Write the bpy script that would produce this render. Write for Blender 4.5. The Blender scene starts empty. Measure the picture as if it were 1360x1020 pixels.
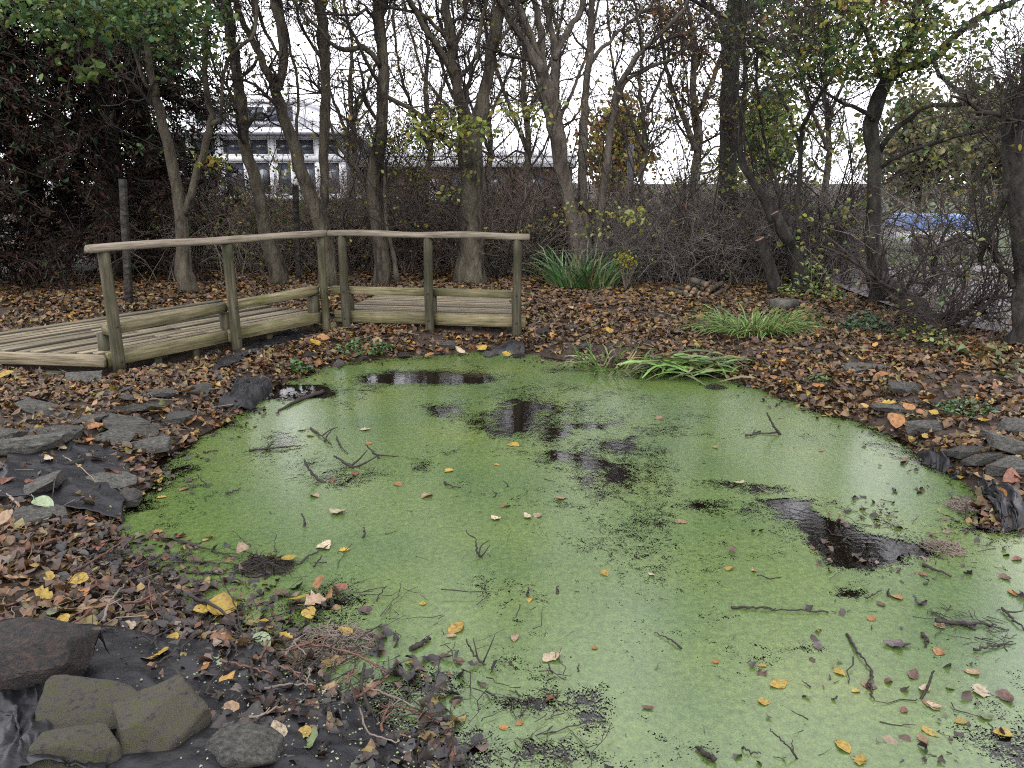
import bpy, math, random
import numpy as np
from mathutils import Vector, Matrix
R = math.radians
rng = np.random.default_rng(7)
random.seed(7)
sc = bpy.context.scene
col = sc.collection

# ------------------------------------------------------------------ camera
CAM = np.array([0.0, 0.0, 1.75]); F = 1022.0; PITCH = R(14.7)
cam_d = bpy.data.cameras.new('camera'); cam = bpy.data.objects.new('camera', cam_d); col.objects.link(cam)
cam.location = CAM; cam.rotation_euler = (R(90) - PITCH, 0, 0)
cam_d.sensor_width = 36; cam_d.lens = 36 * F / 1360; cam_d.clip_end = 2000; cam_d.clip_start = 0.05
sc.camera = cam
# ------------------------------------------------------------------ sky, sun, exposure (overcast)
SUN_EL, SUN_AZ = 42, 200
w = bpy.data.worlds.new('World'); sc.world = w; w.use_nodes = True
nt = w.node_tree; nt.nodes.clear()
sky = nt.nodes.new('ShaderNodeTexSky'); sky.sky_type = 'NISHITA'; sky.sun_disc = False
sky.sun_elevation = R(SUN_EL); sky.sun_rotation = R(SUN_AZ); sky.dust_density = 6; sky.air_density = 1.4
hs = nt.nodes.new('ShaderNodeHueSaturation'); hs.inputs['Saturation'].default_value = 0.12
mxw = nt.nodes.new('ShaderNodeMixRGB'); mxw.inputs[0].default_value = 0.8
mxw.inputs[2].default_value = (15.6, 15.5, 16.4, 1)       # even cloud cover
bg = nt.nodes.new('ShaderNodeBackground'); bg.inputs['Strength'].default_value = 0.1
wo = nt.nodes.new('ShaderNodeOutputWorld')
nt.links.new(sky.outputs[0], hs.inputs['Color']); nt.links.new(hs.outputs[0], mxw.inputs[1])
nt.links.new(mxw.outputs[0], bg.inputs[0]); nt.links.new(bg.outputs[0], wo.inputs[0])
sd_ = bpy.data.lights.new('sun', 'SUN'); sun = bpy.data.objects.new('sun', sd_); col.objects.link(sun)
sd_.energy = 0.7; sd_.angle = R(40); sd_.color = (1, .97, .93)
sun.rotation_euler = (R(90 - SUN_EL), 0, R(180 - SUN_AZ)); sun.location = (0, -5, 20)
sc.view_settings.view_transform = 'Standard'; sc.view_settings.look = 'None'
sc.view_settings.exposure = 1.30; sc.view_settings.gamma = 1; sc.view_settings.use_curve_mapping = False
sc.cycles.max_bounces = 6; sc.cycles.transparent_max_bounces = 12
sc.cycles.use_denoising = False; sc.cycles.filter_width = 1.1

# ------------------------------------------------------------------ pixel -> place
cp, sp = math.cos(PITCH), math.sin(PITCH)
def ray(px, py):
    x = (px - 680) / F; y = (510 - py) / F
    return np.array([x, cp + y * sp, y * cp - sp])
def onz(px, py, z=0.0):
    d = ray(px, py); return CAM + d * ((z - CAM[2]) / d[2])
def onY(px, py, Y):
    d = ray(px, py); return CAM + d * (Y / d[1])
def ppm(p):            # metres per photo pixel at a place
    d = p - CAM
    return (d[1] * cp - d[2] * sp) / F

# ------------------------------------------------------------------ noise
def _h(ix, iy, s):
    n = (ix.astype(np.int64) * 374761393 + iy.astype(np.int64) * 668265263 + s * 1442695041) & 0x7fffffff
    n = ((n ^ (n >> 13)) * 1274126177) & 0x7fffffff
    return ((n ^ (n >> 16)) & 0xffff) / 65535.0
def vnoise(x, y, s=0):
    x = np.asarray(x, float); y = np.asarray(y, float)
    ix = np.floor(x); iy = np.floor(y); fx = x - ix; fy = y - iy
    fx = fx * fx * (3 - 2 * fx); fy = fy * fy * (3 - 2 * fy)
    return (_h(ix, iy, s) * (1 - fx) + _h(ix + 1, iy, s) * fx) * (1 - fy) + (_h(ix, iy + 1, s) * (1 - fx) + _h(ix + 1, iy + 1, s) * fx) * fy
def fbm(x, y, s=0, o=4):
    v = 0; a = .5; t = 0
    for k in range(o):
        v = v + a * vnoise(np.asarray(x) * 2 ** k, np.asarray(y) * 2 ** k, s + k); t += a; a *= .5
    return v / t

# ------------------------------------------------------------------ materials
def new_mat(name):
    m = bpy.data.materials.new(name); m.use_nodes = True
    n = m.node_tree.nodes; l = m.node_tree.links
    b = n['Principled BSDF']
    return m, n, l, b
def ramp(n, stops):
    r = n.new('ShaderNodeValToRGB'); e = r.color_ramp.elements
    while len(e) < len(stops): e.new(0.5)
    for k, (p, c) in enumerate(stops): e[k].position = p; e[k].color = (*c, 1)
    return r
def noise_mat(name, stops, scale=8, detail=6, rough=.8, bump=.3, bscale=None, stretch=(1, 1, 1), coord='Object', rnd=0.0, dist=.02, spec=.3, k=.375):
    m, n, l, b = new_mat(name); stops = [(p, tuple(v * k for v in c)) for p, c in stops]
    tc = n.new('ShaderNodeTexCoord'); mp = n.new('ShaderNodeMapping'); mp.inputs['Scale'].default_value = stretch
    l.new(tc.outputs[coord], mp.inputs[0])
    vec = mp.outputs[0]
    if rnd:
        oi = n.new('ShaderNodeObjectInfo'); ad = n.new('ShaderNodeVectorMath'); ad.operation = 'ADD'
        mu = n.new('ShaderNodeMath'); mu.operation = 'MULTIPLY'; mu.inputs[1].default_value = 37
        l.new(oi.outputs['Random'], mu.inputs[0]); l.new(vec, ad.inputs[0]); l.new(mu.outputs[0], ad.inputs[1]); vec = ad.outputs[0]
    t = n.new('ShaderNodeTexNoise'); t.inputs['Scale'].default_value = scale; t.inputs['Detail'].default_value = detail
    t.inputs['Roughness'].default_value = .65
    l.new(vec, t.inputs['Vector'])
    r = ramp(n, stops); l.new(t.outputs[0], r.inputs[0])
    out = r.outputs[0]
    if rnd:
        h = n.new('ShaderNodeHueSaturation'); mr = n.new('ShaderNodeMapRange')
        mr.inputs['To Min'].default_value = 1 - rnd; mr.inputs['To Max'].default_value = 1 + rnd
        l.new(oi.outputs['Random'], mr.inputs[0]); l.new(mr.outputs[0], h.inputs['Value']); l.new(out, h.inputs['Color']); out = h.outputs[0]
    l.new(out, b.inputs['Base Color'])
    b.inputs['Roughness'].default_value = rough; b.inputs['Specular IOR Level'].default_value = spec
    if bump:
        t2 = n.new('ShaderNodeTexNoise'); t2.inputs['Scale'].default_value = bscale or scale * 3; t2.inputs['Detail'].default_value = 6
        l.new(vec, t2.inputs['Vector'])
        bp = n.new('ShaderNodeBump'); bp.inputs['Strength'].default_value = bump; bp.inputs['Distance'].default_value = dist
        l.new(t2.outputs[0], bp.inputs['Height']); l.new(bp.outputs[0], b.inputs['Normal'])
    return m
def vcol_mat(name, rough=.6, trans=0.0, spec=.3, spot=.35, sscale=60):
    m, n, l, b = new_mat(name)
    at = n.new('ShaderNodeAttribute'); at.attribute_name = 'col'
    tc = n.new('ShaderNodeTexCoord'); t = n.new('ShaderNodeTexNoise'); t.inputs['Scale'].default_value = sscale; t.inputs['Detail'].default_value = 4
    l.new(tc.outputs['Object'], t.inputs['Vector'])
    mr = n.new('ShaderNodeMapRange'); mr.inputs['From Min'].default_value = .3; mr.inputs['From Max'].default_value = .7
    mr.inputs['To Min'].default_value = .375 * (1 - spot); mr.inputs['To Max'].default_value = .375 * (1 + spot * .5); l.new(t.outputs[0], mr.inputs[0])
    h = n.new('ShaderNodeHueSaturation'); l.new(at.outputs['Color'], h.inputs['Color']); l.new(mr.outputs[0], h.inputs['Value'])
    l.new(h.outputs[0], b.inputs['Base Color'])
    b.inputs['Roughness'].default_value = rough; b.inputs['Specular IOR Level'].default_value = spec
    if trans:
        tr = n.new('ShaderNodeBsdfTranslucent'); mx = n.new('ShaderNodeMixShader'); mx.inputs[0].default_value = trans
        l.new(h.outputs[0], tr.inputs[0]); l.new(b.outputs[0], mx.inputs[1]); l.new(tr.outputs[0], mx.inputs[2])
        l.new(mx.outputs[0], n['Material Output'].inputs[0])
    return m
M = {}
M['bark'] = noise_mat('bark', [(.36, (.035, .029, .022)), (.47, (.12, .098, .068)), (.56, (.15, .13, .088)), (.66, (.22, .195, .14))], 9, 10, .9, 1.0, 22, (1, 1, .3), dist=.06)
M['bark_pale'] = noise_mat('bark_pale', [(.36, (.07, .056, .044)), (.48, (.16, .132, .105)), (.66, (.26, .225, .185))], 9, 10, .9, 1.0, 22, (1, 1, .3), dist=.06)
M['bark_dark'] = noise_mat('bark_dark', [(.36, (.014, .012, .010)), (.5, (.048, .04, .034)), (.66, (.10, .095, .07))], 9, 10, .9, 1.0, 22, (1, 1, .35), dist=.06)
M['twig'] = noise_mat('twig', [(.3, (.035, .026, .022)), (.7, (.085, .065, .055))], 5, 4, .9, 0)
M['twig_hedge'] = noise_mat('twig_hedge', [(.3, (.20, .155, .13)), (.7, (.44, .35, .29))], 4, 4, .9, 0)
M['twig_bramble'] = noise_mat('twig_bramble', [(.3, (.15, .13, .12)), (.7, (.37, .32, .285))], 4, 4, .9, 0)
M['leaf'] = vcol_mat('leaf', .55, .35)
M['litter'] = vcol_mat('litter', .55, 0, .4)
M['needle'] = vcol_mat('needle', .9, 0, .05)
M['blade'] = vcol_mat('blade', .4, .2, .45, .25, 20)
M['soil'] = noise_mat('soil', [(.3, (.028, .018, .012)), (.5, (.065, .042, .028)), (.7, (.11, .07, .045))], 14, 10, .9, .9, 40, coord='Object', dist=.03)
M['rock'] = noise_mat('rock', [(.34, (.045, .046, .042)), (.5, (.145, .142, .122)), (.66, (.27, .26, .225))], 5, 12, .85, 1.0, 30, rnd=.25, dist=.02)
M['rock_moss'] = noise_mat('rock_moss', [(.34, (.05, .042, .036)), (.45, (.135, .118, .098)), (.54, (.14, .13, .08)), (.64, (.125, .135, .04))], 4, 12, .85, 1.0, 40, rnd=.12, dist=.015)
M['rock_dark'] = noise_mat('rock_dark', [(.36, (.014, .012, .012)), (.5, (.045, .037, .034)), (.66, (.11, .065, .045))], 9, 12, .8, 1.0, 30, rnd=.15, dist=.02)
M['liner'] = noise_mat('liner', [(.34, (.006, .007, .010)), (.5, (.013, .014, .018)), (.6, (.024, .023, .024)), (.7, (.045, .038, .032))], 7, 12, .45, .25, 30, spec=.28, dist=.02)
M['cut'] = noise_mat('cut', [(.35, (.26, .15, .085)), (.65, (.55, .36, .22))], 30, 4, .8, 0)
M['stick_red'] = noise_mat('stick_red', [(.3, (.12, .055, .035)), (.7, (.26, .12, .075))], 30, 4, .6, .2, 80)
M['stick_dark'] = noise_mat('stick_dark', [(.3, (.02, .015, .012)), (.7, (.06, .045, .035))], 30, 4, .7, .3, 80)
M['stick_pale'] = noise_mat('stick_pale', [(.3, (.26, .20, .14)), (.7, (.42, .35, .26))], 30, 4, .7, .2, 80)

def wood_mat(name, a, b_, c, green, gamt):
    m, n, l, b = new_mat(name)
    tc = n.new('ShaderNodeTexCoord'); oi = n.new('ShaderNodeObjectInfo')
    mu = n.new('ShaderNodeMath'); mu.operation = 'MULTIPLY'; mu.inputs[1].default_value = 53; l.new(oi.outputs['Random'], mu.inputs[0])
    ad = n.new('ShaderNodeVectorMath'); ad.operation = 'ADD'; l.new(tc.outputs['Object'], ad.inputs[0]); l.new(mu.outputs[0], ad.inputs[1])
    mp = n.new('ShaderNodeMapping'); mp.inputs['Scale'].default_value = (1.2, 22, 22); l.new(ad.outputs[0], mp.inputs[0])
    t = n.new('ShaderNodeTexNoise'); t.inputs['Scale'].default_value = 2.2; t.inputs['Detail'].default_value = 8; t.inputs['Roughness'].default_value = .7
    l.new(mp.outputs[0], t.inputs['Vector'])
    r = ramp(n, [(.36, a), (.5, b_), (.64, c)]); l.new(t.outputs[0], r.inputs[0])
    t2 = n.new('ShaderNodeTexNoise'); t2.inputs['Scale'].default_value = 3.2; t2.inputs['Detail'].default_value = 6; l.new(ad.outputs[0], t2.inputs['Vector'])
    r2 = ramp(n, [(.5 - gamt, (0, 0, 0)), (.78 - gamt, (1, 1, 1))]); l.new(t2.outputs[0], r2.inputs[0])
    mg = n.new('ShaderNodeMixRGB'); l.new(r2.outputs[0], mg.inputs[0]); l.new(r.outputs[0], mg.inputs[1])
    mm = n.new('ShaderNodeMixRGB'); mm.blend_type = 'MULTIPLY'; mm.inputs[0].default_value = .75; mm.inputs[1].default_value = (*green, 1)
    h2 = n.new('ShaderNodeHueSaturation'); h2.inputs['Value'].default_value = 2.6; h2.inputs['Saturation'].default_value = .3; l.new(r.outputs[0], h2.inputs['Color']); l.new(h2.outputs[0], mm.inputs[2]); l.new(mm.outputs[0], mg.inputs[2])
    h = n.new('ShaderNodeHueSaturation'); mr = n.new('ShaderNodeMapRange'); mr.inputs['To Min'].default_value = .28; mr.inputs['To Max'].default_value = .50
    l.new(oi.outputs['Random'], mr.inputs[0]); l.new(mr.outputs[0], h.inputs['Value']); l.new(mg.outputs[0], h.inputs['Color'])
    l.new(h.outputs[0], b.inputs['Base Color']); b.inputs['Roughness'].default_value = .75; b.inputs['Specular IOR Level'].default_value = .3
    bp = n.new('ShaderNodeBump'); bp.inputs['Strength'].default_value = .7; bp.inputs['Distance'].default_value = .006
    l.new(t.outputs[0], bp.inputs['Height']); l.new(bp.outputs[0], b.inputs['Normal'])
    return m
def edge_shade(m):  # gap shade painted into the colour: darker along both long plank edges
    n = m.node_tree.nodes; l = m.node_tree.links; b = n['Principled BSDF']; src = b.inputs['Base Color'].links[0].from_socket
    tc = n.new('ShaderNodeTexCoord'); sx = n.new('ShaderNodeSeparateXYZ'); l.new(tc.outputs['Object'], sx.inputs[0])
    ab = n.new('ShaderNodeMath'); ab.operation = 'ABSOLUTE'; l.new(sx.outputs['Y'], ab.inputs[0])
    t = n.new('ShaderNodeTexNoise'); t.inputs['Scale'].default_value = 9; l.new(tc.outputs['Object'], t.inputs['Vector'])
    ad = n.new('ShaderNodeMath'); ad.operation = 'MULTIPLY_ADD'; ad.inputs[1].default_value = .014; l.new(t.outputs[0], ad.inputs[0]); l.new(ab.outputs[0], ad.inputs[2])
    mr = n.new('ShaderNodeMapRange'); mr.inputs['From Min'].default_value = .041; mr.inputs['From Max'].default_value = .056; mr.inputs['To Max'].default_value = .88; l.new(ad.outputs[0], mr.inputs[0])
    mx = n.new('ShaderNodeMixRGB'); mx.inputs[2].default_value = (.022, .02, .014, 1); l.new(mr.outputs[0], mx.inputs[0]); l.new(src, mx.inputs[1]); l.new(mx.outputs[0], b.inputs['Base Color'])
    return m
M['plank'] = wood_mat('weathered_plank', (.11, .086, .05), (.32, .262, .165), (.50, .43, .29), (.16, .16, .055), -.08); M['deck'] = edge_shade(wood_mat('deck_plank', (.11, .086, .05), (.32, .262, .165), (.50, .43, .29), (.16, .16, .055), -.08))
M['rail'] = wood_mat('weathered_rail', (.12, .095, .06), (.34, .285, .205), (.50, .43, .33), (.18, .18, .08), -.12)
M['timber'] = wood_mat('green_timber', (.10, .085, .038), (.27, .23, .12), (.42, .37, .21), (.16, .175, .045), .06)
M['post'] = wood_mat('green_post', (.05, .043, .024), (.125, .108, .062), (.20, .175, .105), (.085, .10, .022), .08)

# ------------------------------------------------------------------ mesh helpers
def mk(name, V, faces, mats, parent=None, colr=None, smooth=False, fmat=None, loc=None):
    """faces: list of int arrays (n,k)."""
    V = np.asarray(V, np.float32)
    me = bpy.data.meshes.new(name)
    me.vertices.add(len(V)); me.vertices.foreach_set('co', V.ravel())
    idx = np.concatenate([np.asarray(f).ravel() for f in faces]).astype(np.int32)
    tot = np.concatenate([np.full(len(f), np.asarray(f).shape[1]) for f in faces]).astype(np.int32)
    st = np.concatenate([[0], np.cumsum(tot)[:-1]]).astype(np.int32)
    me.loops.add(len(idx)); me.loops.foreach_set('vertex_index', idx)
    me.polygons.add(len(tot)); me.polygons.foreach_set('loop_start', st); me.polygons.foreach_set('loop_total', tot)
    if smooth: me.polygons.foreach_set('use_smooth', np.ones(len(tot), bool))
    for m in (mats if isinstance(mats, (list, tuple)) else [mats]): me.materials.append(m)
    if fmat is not None: me.polygons.foreach_set('material_index', np.asarray(fmat, np.int32))
    if colr is not None:
        a = me.attributes.new('col', 'FLOAT_COLOR', 'POINT')
        c = np.ones((len(V), 4), np.float32); c[:, :3] = colr; a.data.foreach_set('color', c.ravel())
    me.update(calc_edges=True); me.validate()
    o = bpy.data.objects.new(name, me); col.objects.link(o)
    if loc is not None: o.location = loc
    if parent is not None: par(o, parent)
    return o
def par(o, p):
    o.parent = p; o.location = Vector(o.location) - p.location
def tag(o, label=None, cat=None, group=None, kind=None):
    if label: o['label'] = label
    if cat: o['category'] = cat
    if group: o['group'] = group
    if kind: o['kind'] = kind
    return o
def empty(name, loc, label, cat, group=None):
    o = bpy.data.objects.new(name, None); col.objects.link(o); o.location = Vector([float(v) for v in loc]); o.empty_display_size = .1
    return tag(o, label, cat, group)
def cat_rom(P, n):
    """resample polyline of k-dim points smoothly to n points"""
    P = np.asarray(P, float)
    if len(P) == 2: 
        t = np.linspace(0, 1, n)[:, None]; return P[0] * (1 - t) + P[1] * t
    Q = np.vstack([2 * P[0] - P[1], P, 2 * P[-1] - P[-2]])
    s = np.linspace(0, len(P) - 1 - 1e-6, n); i = s.astype(int); t = (s - i)[:, None]
    p0, p1, p2, p3 = Q[i], Q[i + 1], Q[i + 2], Q[i + 3]
    return .5 * ((2 * p1) + (-p0 + p2) * t + (2 * p0 - 5 * p1 + 4 * p2 - p3) * t * t + (-p0 + 3 * p1 - 3 * p2 + p3) * t ** 3)
def tube_one(P, rad, sides=10, rough=0.0, cap=True, seed=0):
    """a tube with parallel-transported frame -> V, faces"""
    P = np.asarray(P, float); n = len(P); rad = np.asarray(rad, float)
    T = np.gradient(P, axis=0); T /= np.linalg.norm(T, axis=1)[:, None] + 1e-9
    u = np.cross(T[0], [0, 1, 0.13]); u /= np.linalg.norm(u)
    V = []
    ang = np.linspace(0, 2 * math.pi, sides, endpoint=False)
    for i in range(n):
        u = u - T[i] * np.dot(u, T[i]); u /= np.linalg.norm(u); v = np.cross(T[i], u)
        r = rad[i] * np.ones(sides)
        if rough:
            r = r * (1 + rough * (vnoise(ang * 1.3 + seed * 7.3, np.full(sides, i * .35 + seed)) - .5) * 2 + rough * .5 * (vnoise(ang * 3 + seed, np.full(sides, i * 1.1)) - .5))
        V.append(P[i] + np.cos(ang)[:, None] * r[:, None] * u + np.sin(ang)[:, None] * r[:, None] * v)
    V = np.vstack(V)
    i = np.arange(n - 1)[:, None] * sides; j = np.arange(sides)[None]; j2 = (j + 1) % sides
    q = np.stack([i + j, i + j2, i + sides + j2, i + sides + j], -1).reshape(-1, 4)
    fs = [q]
    if cap: fs += [np.arange(sides)[::-1][None], (np.arange(sides) + (n - 1) * sides)[None]]
    return V, fs
def tubes(P, rad, sides=3):
    """P (N,K,3), rad (N,K) -> V, quads"""
    N, K, _ = P.shape
    T = np.gradient(P, axis=1); T /= np.linalg.norm(T, axis=2)[..., None] + 1e-9
    D = P[:, -1] - P[:, 0]; ref = np.where(np.abs(D[:, 2:3]) > .7 * np.linalg.norm(D, axis=1)[:, None], np.array([[1, .3, 0]]), np.array([[0.1, 0.2, 1.0]]))
    u = np.cross(T, ref[:, None]); u /= np.linalg.norm(u, axis=2)[..., None] + 1e-9
    v = np.cross(T, u)
    a = np.linspace(0, 2 * math.pi, sides, endpoint=False)
    V = P[:, :, None] + rad[:, :, None, None] * (np.cos(a)[None, None, :, None] * u[:, :, None] + np.sin(a)[None, None, :, None] * v[:, :, None])
    b = (np.arange(N)[:, None, None] * K + np.arange(K - 1)[None, :, None]) * sides
    j = np.arange(sides)[None, None]; j2 = (j + 1) % sides
    q = np.stack([b + j, b + j2, b + sides + j2, b + sides + j], -1).reshape(-1, 4)
    return V.reshape(-1, 3), q
def unit(v): return v / (np.linalg.norm(v, axis=-1, keepdims=True) + 1e-9)
def sprout(P, rad, n, lmin, lmax, K=5, spread=1.0, up=.25, wob=.16, t0=.15, t1=1.0, rscale=.5, rmin=.0025, rg=rng, tipr=.35):
    """side branches growing from polylines P (N,K,3): returns (n,K,3), (n,K)"""
    N, KP, _ = P.shape
    i = rg.integers(0, N, n); s = (t0 + (t1 - t0) * rg.random(n)) * (KP - 1); k = np.minimum(s.astype(int), KP - 2); f = (s - k)[:, None]
    S = P[i, k] * (1 - f) + P[i, k + 1] * f; T = unit(P[i, k + 1] - P[i, k])
    r0 = rad[i, k] * (1 - f[:, 0]) + rad[i, k + 1] * f[:, 0]
    d = unit(T * .7 + spread * unit(rg.normal(size=(n, 3))) + np.array([0, 0, up]))
    L = (lmin + (lmax - lmin) * rg.random(n)) * (1.1 - .5 * s / (KP - 1))
    Q = np.zeros((n, K, 3)); Q[:, 0] = S
    for a in range(1, K):
        d = unit(d + wob * rg.normal(size=(n, 3)) * 1.6 + np.array([0, 0, up * .35]))
        Q[:, a] = Q[:, a - 1] + d * (L / (K - 1))[:, None]
    rr = np.maximum(np.minimum(r0 * rscale, .035), rmin)[:, None] * np.linspace(1, tipr, K)[None]
    return Q, rr
def leafmesh(pos, size, nrm, axis, cols, fold=.25, curl=.2, wid=.62, rg=rng):
    """hexagonal folded leaves: 6 vertices, 2 quads each"""
    n = len(pos); nrm = unit(nrm); axis = unit(axis - nrm * np.sum(axis * nrm, 1)[:, None]); side = np.cross(nrm, axis)
    L = size[:, None]; W = L * wid * .5 * (0.75 + .5 * rg.random((n, 1))); f = L * fold * rg.random((n, 1)); c = L * curl * (rg.random((n, 1)) * 2 - 1)
    a = -.5; V = np.stack([pos - axis * L * .5 + nrm * c, pos - axis * L * .12 + side * W + nrm * f, pos + axis * L * .22 + side * W * .8 + nrm * f,
                           pos + axis * L * .5 + nrm * c, pos + axis * L * .22 - side * W * .8 + nrm * f * .6, pos - axis * L * .12 - side * W + nrm * f], 1).reshape(-1, 3)
    b = np.arange(n)[:, None] * 6
    q = np.vstack([b + [0, 1, 2, 3], b + [0, 3, 4, 5]])
    return V, q, np.repeat(cols, 6, 0)
def leafmesh2(pos, size, nrm, axis, cols, fold=.25, curl=.2, wid=.62, rg=rng):
    """rounder, curled leaves: 3 x 6 vertices each"""
    n = len(pos); nrm = unit(nrm); axis = unit(axis - nrm * np.sum(axis * nrm, 1)[:, None]); side = np.cross(nrm, axis); K = 6
    t = np.linspace(0, 1, K); prof = np.array([.06, .78, 1, .9, .55, .03]); kind = rg.random(n)
    pr = prof[None] * (1 + .16 * rg.normal(size=(n, K))); lob = np.array([.06, .55, 1.15, .5, 1.0, .05]); pr = np.where((kind < .22)[:, None], lob[None] * (1 + .12 * rg.normal(size=(n, K))), pr)
    W = size * wid * .5 * (.55 + .6 * rg.random(n)); cu = size * curl * 2.6 * rg.normal(size=n); fo = fold * 2.2 * rg.normal(size=n); tw = 1.2 * rg.normal(size=n); bend = .25 * rg.normal(size=n) * size
    V = np.zeros((n, K, 3, 3))
    for j, s_ in enumerate((-1, 0, 1)):
        y = s_ * W[:, None] * pr; z = cu[:, None] * ((t[None] - .5) ** 2) + np.abs(y) * fo[:, None] + y * tw[:, None] * (t[None] - .5)
        V[:, :, j] = pos[:, None] + axis[:, None] * ((t[None, :, None] - .5) * size[:, None, None]) + side[:, None] * (y + bend[:, None] * (t[None] - .5) ** 2 * 2)[..., None] + nrm[:, None] * (z - z.min() * 0)[..., None]
    b = (np.arange(n)[:, None, None] * K + np.arange(K - 1)[None, :, None]) * 3 + np.arange(2)[None, None]
    q = np.stack([b, b + 3, b + 4, b + 1], -1).reshape(-1, 4)
    sh = 1 + .18 * rg.normal(size=(n, K * 3, 1)).clip(-1.5, 1.5)
    return V.reshape(-1, 3), q, (np.repeat(cols[:, None], K * 3, 1) * sh).reshape(-1, 3)
def pick(pal, n, wts=None, jit=.25, rg=rng):
    pal = np.array(pal); c = pal[rg.choice(len(pal), n, p=wts)]
    return c * (1 + jit * (rg.random((n, 1)) * 2 - 1)) * (1 + .08 * rg.normal(size=(n, 3))).clip(.7, 1.3)
def merge(parts):
    """parts: list of (V, faces) -> V, faces"""
    Vs, Fs, o = [], [], 0
    for V, f in parts:
        Vs.append(V); Fs += [np.asarray(x) + o for x in (f if isinstance(f, list) else [f])]; o += len(V)
    byk = {}
    for x in Fs: byk.setdefault(x.shape[1], []).append(x)
    return np.vstack(Vs), [np.vstack(v) for v in byk.values()]
def box(name, a, b, wdt, hgt, mat, parent=None, bev=.006, up=(0, 0, 1), shape=None):
    """timber from a to b (centre line), local X along its length; bevelled, slightly warped"""
    a = np.asarray(a, float); b = np.asarray(b, float); L = np.linalg.norm(b - a)
    n = max(2, int(L / .25) + 1); xs = np.linspace(-L / 2, L / 2, n)
    if shape == 'half':
        th = np.linspace(0, math.pi, 7); sec = [(math.cos(t) * wdt / 2, -hgt / 2 + math.sin(t) * hgt) for t in th]
    else:
        y, z, e = wdt / 2, hgt / 2, bev
        sec = [(y, -z + e), (y, z - e), (y - e, z), (-y + e, z), (-y, z - e), (-y, -z + e), (-y + e, -z), (y - e, -z)]
    sec = np.array(sec); k = len(sec); s0 = random.random() * 99
    V = []
    for i, x in enumerate(xs):
        wv = (vnoise([i * .6 + s0], [1.5])[0] - .5) * .006; wz = (vnoise([i * .6 + s0], [7.5])[0] - .5) * .005
        jt = .0012 * rng.normal(size=(k, 2)) if bev > .003 else 0
        s_ = sec + jt; V += [(x, yy + wv, zz + wz) for yy, zz in s_]
    i = np.arange(n - 1)[:, None] * k; j = np.arange(k)[None]; j2 = (j + 1) % k
    q = np.stack([i + j, i + k + j, i + k + j2, i + j2], -1).reshape(-1, 4)
    o = mk(name, V, [q, np.arange(k)[None], (np.arange(k)[::-1] + (n - 1) * k)[None]], mat)
    X = Vector(b - a).normalized(); Z = Vector(up); Yv = Z.cross(X).normalized(); Z = X.cross(Yv)
    o.matrix_world = Matrix.Translation(Vector((a + b) / 2)) @ Matrix((X, Yv, Z)).transposed().to_4x4()
    if parent is not None:
        o.location = Vector((a + b) / 2) - parent.location; o.parent = parent
    return o
def boxes(rects):
    """plain boxes (x0,x1,y0,y1,z0,z1) -> V,f"""
    V = []; f = []
    for (x0, x1, y0, y1, z0, z1) in rects:
        b = len(V); V += [(x0, y0, z0), (x1, y0, z0), (x1, y1, z0), (x0, y1, z0), (x0, y0, z1), (x1, y0, z1), (x1, y1, z1), (x0, y1, z1)]
        f += [[b, b + 3, b + 2, b + 1], [b + 4, b + 5, b + 6, b + 7], [b, b + 1, b + 5, b + 4], [b + 1, b + 2, b + 6, b + 5], [b + 2, b + 3, b + 7, b + 6], [b + 3, b, b + 4, b + 7]]
    return np.array(V, float), [np.array(f)]

# ------------------------------------------------------------------ pond outline and ground height
outl = [(350, 522), (420, 491), (480, 478), (560, 472), (640, 468), (720, 474), (790, 486), (870, 494), (960, 503), (1020, 522), (1085, 545),
        (1150, 566), (1205, 592), (1255, 625), (1300, 662), (1350, 705)]
POND = [onz(x, y)[:2] for x, y in outl] + [np.array(p) for p in ((3.75, 4.35), (4.0, 3.6), (3.9, 2.9), (3.3, 2.1), (2.3, 1.55), (1.2, 1.35), (.3, 1.45))]
POND += [onz(x, y)[:2] for x, y in ((545, 1010), (480, 950), (400, 915), (310, 868), (215, 815), (140, 762), (158, 705), (195, 650), (212, 607), (268, 577), (325, 548))]
POND = cat_rom(POND + [POND[0]], 300)[:-1]
POND = POND + .09 * np.stack([fbm(POND[:, 0] * 3, POND[:, 1] * 3, 61) - .5, fbm(POND[:, 0] * 3, POND[:, 1] * 3, 62) - .5], 1) * 2
def pond_sd(x, y):
    x = np.asarray(x, float).ravel(); y = np.asarray(y, float).ravel(); out = np.empty(len(x))
    A = POND; B = np.roll(POND, -1, 0); D = B - A; L2 = (D ** 2).sum(1)
    for s in range(0, len(x), 20000):
        px = x[s:s + 20000, None]; py = y[s:s + 20000, None]
        t = (((px - A[:, 0]) * D[:, 0] + (py - A[:, 1]) * D[:, 1]) / L2).clip(0, 1)
        d = np.sqrt((px - A[:, 0] - t * D[:, 0]) ** 2 + (py - A[:, 1] - t * D[:, 1]) ** 2).min(1)
        c = ((A[:, 1] > py) != (B[:, 1] > py)) & (px < D[:, 0] * (py - A[:, 1]) / (D[:, 1] + 1e-12) + A[:, 0])
        out[s:s + 20000] = np.where(c.sum(1) % 2 == 1, -d, d)
    return out
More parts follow.
